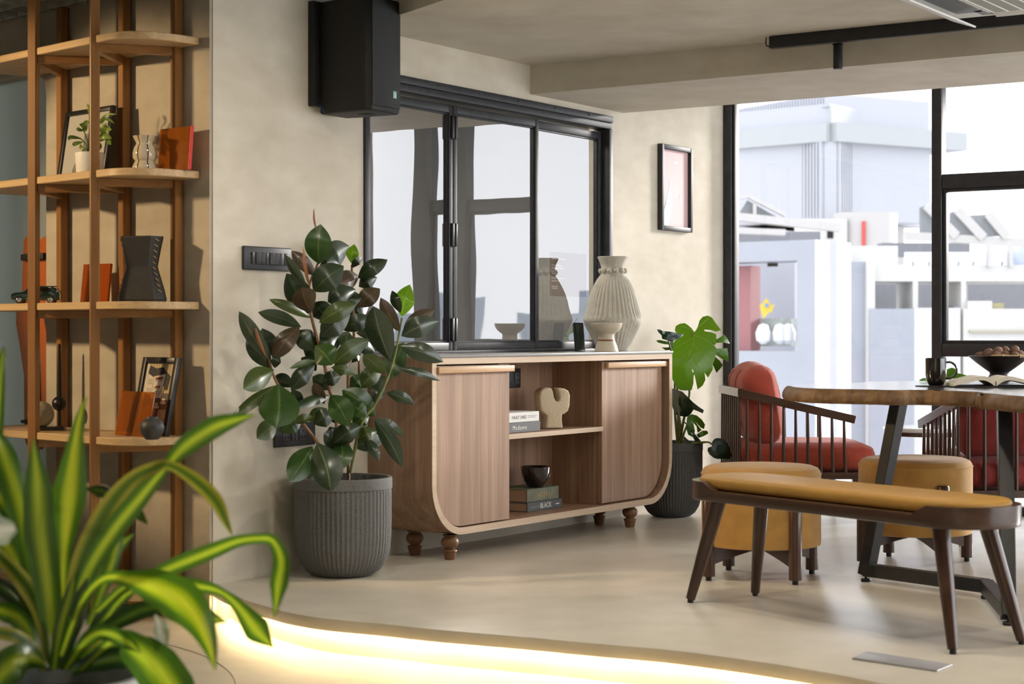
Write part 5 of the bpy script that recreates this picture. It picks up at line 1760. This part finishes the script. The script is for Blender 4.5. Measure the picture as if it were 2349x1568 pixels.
# warm track spotlight that lights the shelf from the left
sl = bpy.data.lights.new('shelf_spot', 'SPOT'); sl.energy = 205; sl.color = (1.0, .72, .40); sl.spot_size = math.radians(36); sl.spot_blend = .35; sl.shadow_soft_size = .10
slo = bpy.data.objects.new('shelf_spot', sl); COL.objects.link(slo)
slo.location = (-4.6, 6.35, 2.28)
slo.rotation_euler = (V((-1.93, 7.45, 1.42)) - V(slo.location)).to_track_quat('-Z', 'Y').to_euler()

# ================================================================== PLANTS
m_soil = mat('potting_soil', (.028, .02, .014), .95, bump=.6, bscale=70)
m_pot1 = mat('speckled_grey_pot', (.105, .105, .102), .85, col2=(.19, .19, .185), scale=260, bump=.3, bscale=180, detail=2)
m_pot2 = mat('charcoal_pot', (.055, .056, .058), .85, col2=(.10, .10, .10), scale=260, bump=.3, bscale=180, detail=2)
def ribpot(parent, m, R, H):
    prf = [(0, 0), (R * .55, 0), (R * .62, .004), (R * .74, .022), (R * .86, .055), (R * .935, .098), (R * .965, .15), (R * .975, .22), (R * .975, .30), (R * .975, H - .052),
           (R * .978, H - .047), (R * 1.0, H - .045), (R * 1.0, H - .006), (R * .99, H), (R * .93, H), (R * .915, H - .006), (R * .90, H - .08), (0, H - .085)]
    p2 = []
    for i in range(len(prf) - 1):
        p2.append(prf[i])
        if prf[i][1] < H - .06 and prf[i + 1][1] - prf[i][1] > .03:
            p2.append(((prf[i][0] + prf[i + 1][0]) / 2, (prf[i][1] + prf[i + 1][1]) / 2))
    p2.append(prf[-1])
    def rf(a, r, z):
        if r < R * .55 or z > H - .05 or z < .006 or r < R * .80 and z > .2:
            return r
        s = math.sin(a * 62)
        return r + .0028 * max(-.35, s)
    return lathe('pot', parent, m, p2, 372, ang=50, rfun=rf)

LV = {
    'd': leafmat('rubber_dark', (.012, .028, .007), (.05, .085, .02), .36, .08, coat=.22),
    'g': leafmat('rubber_green', (.026, .068, .010), (.10, .15, .03), .36, .18, coat=.2),
    'o': leafmat('rubber_olive', (.055, .085, .016), (.14, .17, .05), .38, .22, coat=.15),
    'u': leafmat('rubber_brown', (.060, .040, .018), (.16, .08, .04), .40, .15, coat=.1),
    'b': leafmat('rubber_bright', (.15, .32, .010), (.25, .40, .04), .25, .45, coat=.4),
    's': leafmat('rubber_glossy', (.032, .052, .026), (.14, .18, .09), .30, .08, coat=.45),
    'p': leafmat('rubber_sheath', (.34, .14, .07), (.40, .18, .09), .35, .25, coat=.3),
}
m_stem = mat('plant_stem', (.20, .10, .045), .6, amt=.3, scale=25)
m_stemg = mat('plant_stem_green', (.13, .15, .03), .55, amt=.3, scale=25)
pcn = V((-.70, 7.50, 0))
rub = thing('rubber_plant', 'large rubber plant with dark oval leaves in a ribbed grey pot', 'plant', pcn, 0)
ribpot(rub, m_pot1, .204, .405)
lathe('soil', rub, m_soil, [(0, .332), (.18, .328)], 40)
Z5 = lambda x, y: (500 + x / 2.3057, 460 + y / 2.3057)
def rp(x, y, d):
    px, py = Z5(x, y)
    return wpt(px, py, max(d, .03))
stemdefs = [
    ([(640, 1480, .25), (622, 1100, .24), (590, 1000, .24), (560, 850, .23), (522, 720, .24), (492, 600, .24), (478, 470, .24), (530, 330, .22)], .0085, 'm'),
    ([(690, 1480, .27), (692, 1150, .24), (690, 900, .22), (718, 750, .2), (712, 520, .2), (708, 340, .2)], .0080, 'm'),
    ([(700, 1440, .29), (760, 1180, .30), (830, 1080, .32), (900, 930, .32), (940, 800, .32), (972, 620, .32)], .0070, 'g'),
    ([(650, 1450, .27), (520, 1270, .26), (400, 1110, .22), (310, 960, .19), (270, 850, .17), (240, 780, .16)], .0070, 'm'),
    ([(700, 1440, .25), (742, 1170, .22), (745, 850, .2), (735, 800, .2)], .006, 'm'),
]
for pts, r, k in stemdefs:
    tube('stem', rub, m_stem if k == 'm' else m_stemg, [rp(*p) for p in pts], [r, r * .85, r * .6], 8, n=30, world=True)
RLV = [
    (535, 335, 543, 125, 120, 'g', 0, .24, .26), (575, 330, 695, 240, 110, 'd', .3, .2, .14), (705, 330, 722, 230, 58, 'b', .1, .2, .22), (712, 355, 765, 300, 35, 'd', .5, .22, .26),
    (740, 410, 897, 312, 72, 'd', .2, .22, .3), (745, 455, 842, 405, 68, 'd', 0, .2, .24), (505, 480, 665, 345, 122, 'd', 0, .27, .33), (520, 395, 390, 265, 62, 'u', .3, .24, .2),
    (470, 470, 358, 287, 42, 's', .2, .27, .33), (490, 475, 452, 240, 15, 'p', 0, .29, .3), (490, 600, 362, 385, 112, 'd', .2, .22, .16), (492, 592, 440, 460, 108, 'u', 0, .29, .36),
    (740, 560, 857, 465, 82, 'u', .2, .22, .28), (640, 450, 747, 400, 92, 'u', .1, .22, .2), (535, 645, 735, 545, 84, 'o', .1, .28, .38), (545, 720, 700, 600, 104, 'd', .2, .25, .3),
    (650, 680, 825, 625, 78, 'd', 0, .24, .32), (495, 620, 270, 522, 46, 'o', .3, .24, .2), (440, 668, 212, 590, 62, 'd', .2, .25, .22), (530, 785, 410, 690, 92, 'd', .2, .22, .18),
    (268, 845, 112, 585, 72, 's', .2, .18, .2), (278, 885, 160, 700, 92, 'd', .1, .16, .12), (262, 835, 235, 675, 120, 'd', .3, .14, .1), (258, 835, 190, 648, 15, 'p', 0, .2, .22),
    (288, 840, 432, 665, 88, 'u', .1, .18, .22), (300, 885, 325, 815, 45, 'd', .2, .18, .2), (296, 893, 135, 997, 98, 'o', .1, .2, .24), (312, 975, 55, 1167, 52, 'o', .2, .2, .18),
    (320, 972, 310, 1200, 176, 'g', 0, .24, .36), (305, 985, 225, 1115, 80, 's', .4, .2, .24), (312, 1175, 206, 1258, 84, 'o', .1, .22, .26), (388, 1005, 512, 868, 78, 'd', .2, .22, .26),
    (395, 985, 290, 935, 66, 'd', .3, .16, .12), (395, 1000, 425, 1090, 60, 'd', .2, .16, .12), (522, 850, 378, 886, 28, 'o', .5, .24, .28), (592, 1028, 403, 1097, 46, 'd', .4, .26, .34), (562, 1075, 508, 962, 52, 'u', .2, .26, .3),
    (515, 765, 606, 868, 132, 'g', 0, .3, .4), (545, 765, 660, 715, 112, 'd', .1, .26, .24), (610, 862, 802, 735, 82, 'o', .2, .27, .34), (660, 785, 792, 735, 52, 'd', .2, .24, .28),
    (730, 700, 842, 725, 40, 's', .2, .2, .26), (600, 880, 735, 918, 42, 'o', .2, .28, .34), (550, 962, 652, 928, 68, 'd', 0, .3, .36), (657, 1000, 835, 1140, 108, 'g', .1, .24, .3),
    (595, 1028, 692, 1190, 112, 'g', 0, .32, .4), (690, 1070, 787, 1140, 72, 'g', .1, .3, .38), (752, 992, 872, 878, 84, 'o', .1, .24, .28), (888, 915, 768, 815, 72, 'o', .2, .33, .38),
    (830, 1072, 882, 925, 64, 'd', .2, .3, .26), (912, 845, 822, 558, 118, 's', .1, .34, .42), (962, 692, 860, 513, 62, 'u', .1, .32, .3), (966, 592, 920, 475, 46, 'd', .2, .32, .3),
    (972, 612, 1015, 443, 90, 'b', 0, .32, .34), (980, 682, 1148, 573, 62, 'u', .2, .32, .36), (970, 715, 1170, 635, 92, 's', .1, .33, .42), (965, 770, 1192, 852, 84, 's', .1, .34, .46),
    (915, 940, 985, 750, 96, 'g', .1, .28, .24), (950, 885, 1177, 952, 36, 's', .3, .33, .42), (890, 1015, 1040, 1077, 52, 's', .1, .32, .4), (835, 1150, 988, 1247, 46, 's', .2, .32, .38),
    (828, 1158, 975, 1408, 72, 's', .1, .34, .44), (740, 1262, 842, 1218, 78, 'o', .1, .3, .34), (720, 1302, 882, 1268, 80, 'd', .1, .29, .34), (790, 1255, 852, 1378, 46, 's', .2, .33, .4),
    (612, 1285, 757, 1190, 92, 'd', .1, .3, .38), (650, 1255, 655, 1420, 92, 'g', .1, .29, .36), (525, 1280, 600, 1537, 142, 's', 0, .32, .44), (500, 1298, 378, 1487, 112, 'g', .1, .28, .34),
    (590, 1195, 640, 1345, 92, 'd', .2, .27, .26), (505, 1180, 617, 1130, 98, 'd', 0, .27, .32), (408, 1178, 502, 1142, 46, 'o', .3, .24, .28), (478, 1165, 578, 1098, 58, 'o', .2, .25, .28),
    (440, 1150, 325, 1222, 84, 'g', .1, .2, .16), (478, 1475, 500, 1398, 30, 'o', .2, .28, .3), (520, 160, 507, 40, 9, 'p', 0, .25, .26), (690, 470, 720, 560, 100, 'd', .2, .2, .26), (600, 560, 730, 470, 110, 'd', .2, .22, .24), (690, 690, 660, 780, 80, 'g', .2, .2, .3),
    (560, 420, 640, 300, 90, 'd', .2, .18, .12), (600, 640, 500, 540, 90, 'd', .2, .2, .18), (700, 620, 800, 540, 80, 'd', .2, .18, .2), (560, 840, 450, 760, 80, 'd', .2, .2, .18),
    (690, 860, 760, 780, 70, 'd', .2, .18, .2), (600, 1000, 500, 930, 70, 'd', .2, .2, .2), (700, 1000, 780, 930, 70, 'g', .2, .2, .24), (690, 1180, 610, 1120, 80, 'd', .2, .22, .24), (720, 1200, 800, 1120, 70, 'g', .2, .24, .28),
    (660, 560, 590, 470, 90, 'd', .2, .16, .14), (620, 930, 700, 850, 70, 'o', .2, .2, .24), (520, 900, 440, 830, 60, 'd', .3, .2, .2), (650, 1290, 560, 1230, 80, 'd', .2, .26, .28), (740, 760, 830, 800, 60, 'd', .3, .2, .22)]
LR = 2.3057
for i, (bx, by, tx, ty, w, tone, roll, db, dt) in enumerate(RLV):
    a, c = rp(bx, by, db), rp(tx, ty, dt)
    mid = rp((bx + tx) / 2 + (ty - by) * .04, (by + ty) / 2 - abs(tx - bx) * .05, (db + dt) / 2 + .02)
    sgn = 1 if i % 2 else -1
    wid = 1.22 * w / LR * a.y / F
    wid = min(wid, (c - a).length * .80)
    blade('leaf', rub, LV[tone], [a, mid, c], wid / math.cos(roll), roll=roll * sgn, fold=.12 + .1 * (i % 3), n=12, nc=3, curl=0)

# ---- monstera
mpc = V((.871, 9.90, 0))
mon = thing('monstera_plant', 'monstera with split bright green leaves in a ribbed charcoal pot', 'plant', mpc, 0)
ribpot(mon, m_pot2, .1716, .405)
lathe('soil', mon, m_soil, [(0, .332), (.15, .328)], 40)
MV = {'b': leafmat('monstera_bright', (.24, .47, .010), (.32, .5, .03), .3, .55, coat=.3),
      'g': leafmat('monstera_green', (.10, .25, .012), (.12, .22, .03), .3, .35, coat=.3),
      's': leafmat('monstera_gloss', (.016, .045, .022), (.05, .09, .05), .16, .1, coat=.8),
      'd': leafmat('monstera_dark', (.010, .028, .010), (.03, .05, .02), .35, .1, coat=.2)}
m_vein = mat('leaf_vein', (.28, .40, .05), .5)
def polyleaf(parent, m, pts, Y0, ax, ay, bow, rib=None):
    """cut leaf: outline in crop pixels laid on a gently bowed sheet at its own depth, 1.5 mm thick"""
    mi = inv(parent)
    xs_ = [p[0] for p in pts]; ys_ = [p[1] for p in pts]
    x0, y0 = sum(xs_) / len(xs_), sum(ys_) / len(ys_)
    wx = (max(xs_) - min(xs_)) / 2 or 1
    def pos(x, y, off=0.):
        u, v = (x - x0) / wx, (y - y0) / wx
        Y = Y0 + ax * u + ay * v + bow * (u * u + v * v) + off
        return mi @ P(1490 + x / 4.355, 700 + y / 4.355, Y)
    bm = bmesh.new()
    uvl = bm.loops.layers.uv.new('UVMap')
    vs = [bm.verts.new((x, y, 0)) for x, y in pts]
    es = [bm.edges.new((vs[i], vs[(i + 1) % len(vs)])) for i in range(len(vs))]
    r = bmesh.ops.triangle_fill(bm, use_beauty=True, use_dissolve=False, edges=es)
    bmesh.ops.subdivide_edges(bm, edges=[e for e in bm.edges if (e.verts[0].co - e.verts[1].co).length > 40], cuts=2, use_grid_fill=False)
    bmesh.ops.triangulate(bm, faces=bm.faces)
    for v in bm.verts:
        v.co = pos(v.co.x, v.co.y)
    for f in bm.faces:
        for lp in f.loops:
            lp[uvl].uv = (.3, .5)
    bmesh.ops.recalc_face_normals(bm, faces=bm.faces)
    bmesh.ops.solidify(bm, geom=list(bm.faces), thickness=.0012)
    o = bmo('leaf', bm, m, parent, smooth=False)
    if rib:
        for path in rib:
            tube('vein', o, m_vein, [pos(x, y, -.0016) for x, y in path], .0011, 5, n=10)
    return o
stemsM = [[(290, 1380, 9.9), (285, 1100, 9.92), (275, 700, 9.93), (300, 560, 9.9), (440, 280, 9.82)], [(300, 1380, 9.88), (340, 1150, 9.85), (395, 900, 9.84), (405, 780, 9.86), (520, 480, 9.92)],
          [(280, 1380, 9.9), (250, 1000, 9.93), (250, 600, 9.96), (180, 330, 9.98)], [(310, 1370, 9.85), (390, 1380, 9.78), (570, 1365, 9.72), (630, 1390, 9.7)], [(300, 1370, 9.86), (310, 1200, 9.82), (260, 900, 9.8)],
          [(310, 1370, 9.84), (350, 1260, 9.8), (390, 1150, 9.8)]]
for s_ in stemsM:
    tube('stem', mon, m_stemg, [P(1490 + x / 4.355, 700 + y / 4.355, Y) for x, y, Y in s_], [.008, .006, .0042], 8, n=20, world=True)
polyleaf(mon, MV['b'], [(447, 268), (420, 230), (380, 195), (350, 178), (300, 185), (262, 208), (252, 245), (262, 272), (300, 284), (340, 292), (300, 330), (250, 352), (238, 400), (222, 480), (224, 600), (226, 735), (262, 800), (300, 845), (360, 850), (420, 846),
    (437, 780), (440, 700), (420, 630), (436, 650), (455, 720), (480, 840), (530, 800), (557, 745), (550, 680), (505, 560), (522, 600), (545, 665), (583, 722), (630, 640), (632, 590), (655, 520), (672, 450), (648, 400), (600, 360), (660, 395), (667, 330), (664, 288), (620, 270), (548, 258), (548, 242), (612, 246), (666, 264), (712, 246),
    (665, 185), (622, 122), (580, 103), (530, 115), (500, 150), (482, 210), (460, 258)], 9.80, .05, -.05, .03,
    rib=[[(445, 275), (430, 400), (385, 520), (330, 760)], [(440, 300), (530, 330), (640, 400)], [(430, 390), (520, 480), (600, 620)], [(400, 500), (470, 600), (530, 720)], [(436, 330), (350, 370), (250, 430)], [(415, 450), (320, 520), (240, 640)], [(450, 262), (520, 190), (590, 130)], [(440, 262), (370, 225), (300, 210)]])
polyleaf(mon, MV['g'], [(600, 360), (660, 345), (748, 294), (775, 330), (800, 382), (735, 372), (665, 376), (640, 400), (672, 432), (775, 428), (785, 480), (788, 568), (720, 532), (655, 488), (640, 500), (700, 550), (732, 598), (668, 674), (632, 590), (560, 480)], 9.93, .05, 0, .03)
polyleaf(mon, MV['s'], [(75, 240), (105, 242), (130, 256), (200, 262), (252, 272), (330, 290), (300, 330), (242, 350), (230, 368), (160, 345), (125, 335), (120, 300), (85, 265)], 9.97, .05, 0, .02)
polyleaf(mon, MV['g'], [(64, 350), (100, 346), (180, 362), (242, 368), (300, 345), (290, 400), (222, 480), (215, 445), (160, 448), (118, 420), (180, 420), (215, 410), (205, 392), (150, 388), (85, 372)], 9.97, .05, 0, .02)
polyleaf(mon, MV['s'], [(222, 828), (262, 838), (330, 862), (388, 920), (432, 965), (490, 1010), (542, 1046), (532, 1078), (480, 1055), (440, 1040), (415, 1080), (375, 1112), (310, 1105), (258, 1088), (228, 1010)], 9.78, -.05, .03, .03)
polyleaf(mon, MV['g'], [(375, 1125), (385, 1100), (420, 1088), (470, 1100), (520, 1140), (553, 1190), (542, 1235), (510, 1220), (450, 1150), (500, 1222), (520, 1245), (480, 1272), (470, 1210), (435, 1168), (452, 1255), (440, 1320), (385, 1290), (362, 1215)], 9.80, .04, 0, .02)
polyleaf(mon, MV['s'], [(322, 1148), (360, 1170), (400, 1218), (450, 1280), (492, 1330), (520, 1365), (497, 1398), (450, 1350), (410, 1270), (385, 1210)], 9.74, .03, -.02, .02)
polyleaf(mon, MV['o' if 'o' in MV else 'g'], [(468, 1290), (530, 1250), (575, 1252), (585, 1280), (540, 1305), (490, 1322)], 9.78, .02, 0, .02)
polyleaf(mon, MV['s'], [(330, 1290), (370, 1330), (400, 1355), (470, 1365), (585, 1362), (560, 1375), (470, 1390), (380, 1385), (340, 1350)], 9.76, .02, 0, .02)
polyleaf(mon, MV['d'], [(622, 1410), (626, 1360), (650, 1332), (685, 1324), (730, 1332), (775, 1372), (805, 1430), (818, 1500), (800, 1535), (730, 1530), (680, 1534), (640, 1522), (600, 1490), (578, 1450), (585, 1420)], 9.70, .03, 0, .02)

# ---- near plant, out of focus at lower left
DV = {'v': leafmat('dracaena_lime', (.20, .32, .012), (.3, .4, .05), .32, .45, edge=(.055, .13, .012), stripe=(.40, .50, .03), coat=.25),
      'w': leafmat('dracaena_bright', (.34, .46, .010), (.3, .4, .05), .32, .5, edge=(.08, .18, .012), stripe=(.52, .58, .03), coat=.25),
      'k': leafmat('dracaena_dark', (.020, .050, .008), (.04, .08, .01), .30, .2, edge=(.012, .03, .006), stripe=(.06, .10, .012), coat=.3),
      'y': leafmat('dracaena_yellow', (.10, .17, .01), (.2, .3, .05), .35, .35, edge=(.30, .28, .03), stripe=(.07, .13, .01), coat=.2),
      's': leafmat('dracaena_silver_sheen', (.50, .50, .42), (.5, .5, .4), .35, .3, edge=(.30, .34, .24), stripe=(.55, .55, .46), coat=.3)}  # pale silver puts the sheen of a leaf into its colour
YD = 3.55
dcen = P(128, 1545, YD)
dra = thing('dracaena_plant', 'near blurred dracaena with lime striped strap leaves in a pale grey pot', 'plant', (dcen.x, dcen.y, LOW), 0)
m_pot3 = mat('pale_grey_pot', (.27, .275, .28), .7, amt=.15, scale=20)
HR = dcen.z - LOW
lathe('pot', dra, m_pot3, [(0, 0), (.12, 0), (.15, .02), (.17, .12), (.178, HR - .02), (.18, HR), (.165, HR), (.16, HR - .05), (0, HR - .055)], 48)
lathe('soil', dra, m_soil, [(0, HR - .045), (.158, HR - .05)], 36)
Z4 = lambda x, y: (x / 2.347, 900 + y / 2.347)
def dp(x, y, o=0.):
    px, py = Z4(x, y)
    return P(px, py, YD + o)
kd = YD / F / 2.347
DLV = [   # path in crop pixels, widths along it, tone, depth offsets
    ([(300, 1480), (265, 1100), (220, 780), (205, 520), (178, 250)], [50, 110, 135, 120, 8], 'v', (0, -.10), .15),
    ([(330, 1420), (340, 1100), (345, 860), (375, 560), (412, 240), (440, 90), (472, 15)], [30, 40, 60, 150, 60, 22, 3], 'w', (0, -.04), .1),
    ([(260, 1450), (180, 950), (95, 560), (20, 330), (-40, 200)], [40, 95, 120, 110, 60], 'v', (.02, .08), .3),
    ([(240, 1450), (200, 1000), (120, 720), (0, 560), (-60, 500)], [40, 70, 95, 100, 80], 'v', (.02, .12), .4),
    ([(300, 1470), (250, 1150), (160, 900), (90, 790)], [50, 100, 90, 20], 'k', (.03, .1), .4),
    ([(330, 1450), (430, 950), (560, 660), (700, 480), (850, 400), (930, 398), (1060, 480), (1160, 580), (1215, 690), (1252, 770)], [30, 85, 90, 66, 48, 40, 62, 60, 34, 4], 'y', (-.02, -.2), .2),
    ([(310, 1480), (450, 1020), (600, 760), (760, 560), (890, 405), (1000, 290), (1150, 190), (1260, 150), (1375, 118)], [40, 85, 92, 78, 40, 88, 92, 55, 3], 'v', (-.02, -.15), .15),
    ([(420, 1460), (620, 1150), (760, 1030), (870, 965), (1010, 905), (1150, 850), (1280, 800), (1400, 785), (1470, 800), (1515, 900), (1500, 1030), (1478, 1212)], [24, 34, 40, 62, 72, 66, 50, 42, 46, 66, 74, 4], 'v', (0, -.22), .1),
    ([(330, 1420), (440, 1130), (560, 1000), (690, 1005), (820, 1040), (960, 1110), (1060, 1210), (1125, 1350), (1160, 1495)], [24, 30, 36, 70, 150, 175, 130, 66, 4], 'w', (-.03, -.28), 0),
    ([(520, 1180), (700, 1035), (900, 1030), (1090, 1045), (1200, 1080), (1290, 1160), (1380, 1275), (1472, 1372)], [30, 50, 66, 54, 34, 60, 112, 4], 'v', (-.02, -.18), .2),
    ([(430, 1500), (620, 1330), (730, 1380), (830, 1470), (930, 1590), (980, 1680)], [30, 60, 150, 190, 170, 80], 'v', (-.04, -.3), 0),
    ([(400, 1450), (580, 1270), (720, 1190), (830, 1155), (960, 1135)], [30, 70, 84, 66, 6], 'k', (0, -.1), .3),
    ([(400, 1460), (540, 1230), (660, 1110), (780, 1000)], [30, 58, 56, 5], 'k', (.02, .02), .3),
    ([(835, 1195), (862, 1260), (875, 1320), (892, 1385)], [8, 66, 56, 4], 's', (-.1, -.16), .2),
    ([(240, 1460), (160, 1425), (80, 1450), (-20, 1540), (-60, 1640)], [40, 120, 150, 130, 60], 'v', (-.05, -.25), .1),
    ([(270, 1480), (225, 1200), (130, 1020), (0, 880), (-60, 830)], [40, 70, 76, 60, 40], 'y', (-.02, -.02), .3),
    ([(250, 1490), (180, 1380), (90, 1310), (-20, 1285)], [40, 60, 62, 50], 'y', (-.04, -.12), .4),
    ([(330, 1300), (480, 950), (610, 690), (620, 570), (540, 528), (452, 514)], [30, 60, 60, 50, 58, 5], 'k', (.03, .05), .3),
    ([(640, 640), (700, 610), (750, 660), (795, 710)], [10, 40, 44, 4], 'k', (.02, .0), .3),
    ([(480, 1250), (590, 960), (630, 780), (642, 620)], [30, 66, 70, 6], 'v', (.03, .04), .4),
    ([(380, 1500), (520, 1450), (640, 1430), (770, 1440)], [40, 90, 96, 30], 'k', (-.03, -.12), .2),
    ([(1010, 1090), (1080, 1170), (1140, 1212), (1222, 1236)], [20, 60, 56, 4], 'v', (-.12, -.1), .3),
    ([(-60, 330), (-20, 230), (5, -130), (16, -210), (20, -250)], [50, 60, 40, 22, 4], 'v', (.1, .12), .2),
    ([(-160, 900), (-80, 780), (0, 745), (80, 725)], [60, 110, 110, 30], 's', (-.4, -.5), .1),
    ([(320, 1490), (400, 1250), (430, 1120), (470, 1000)], [40, 70, 60, 8], 'k', (-.02, -.04), .2),
    ([(290, 1490), (330, 1250), (380, 1080), (400, 980)], [40, 60, 50, 8], 'v', (-.03, -.06), .3),
    ([(280, 1490), (200, 1250), (110, 1120), (0, 1040), (-60, 1020)], [40, 80, 84, 70, 50], 'k', (.02, .06), .4),
    ([(300, 1490), (290, 1200), (270, 950), (300, 760), (330, 640)], [40, 80, 90, 80, 10], 'k', (.06, .1), .4),
    ([(350, 1490), (470, 1330), (560, 1290), (680, 1340), (760, 1400)], [30, 60, 70, 60, 6], 'v', (-.05, -.2), .2),
    ([(360, 1480), (520, 1380), (640, 1360), (790, 1330)], [30, 66, 74, 6], 'y', (0, -.05), .3),
    ([(240, 1490), (130, 1250), (40, 1180), (-50, 1170)], [40, 80, 90, 60], 'v', (.0, .0), .3),
    ([(330, 1490), (420, 1180), (520, 960), (640, 830), (720, 760)], [30, 70, 84, 60, 6], 'v', (.04, .08), .3),
    ([(300, 1490), (180, 1100), (60, 860), (-40, 700)], [40, 84, 100, 90], 'v', (.05, .14), .3),
]
for pts, ws_, tone, (o0, o1), roll in DLV:
    n = len(pts)
    ws_ = [w * 1.28 for w in ws_]
    blade('leaf', dra, DV[tone], [dp(x, y, o0 + (o1 - o0) * i / (n - 1)) for i, (x, y) in enumerate(pts)], 0, roll=roll, fold=.22, n=34, nc=4, widths=[w * kd for w in ws_], wave=.10)
# a cut stem with leaves behind the mug
cs2 = thing('leaf_sprig', 'green leaf sprig lying on the table behind the black mug', 'leaf sprig', (on_z(2180, 876, ZTB).x, on_z(2180, 876, ZTB).y, ZTB), 0)
py_ = cs2.location.y
for a, b_, c, w in (((2160, 872), (2185, 862), (2232, 866), 14), ((2150, 874), (2180, 852), (2196, 852), 16), ((2140, 875), (2122, 870), (2108, 873), 8)):
    blade('leaf', cs2, MV['g'], [P(*a, py_ + .02), P(*b_, py_ + .02), P(*c, py_ + .01)], w * py_ / F, roll=.3, fold=.2, n=9, nc=2)
tube('stem', cs2, m_stemg, [P(2178, 873, py_ + .03), P(2180, 850, py_ + .03), P(2182, 843, py_ + .03)], .002, 6, n=8, world=True)
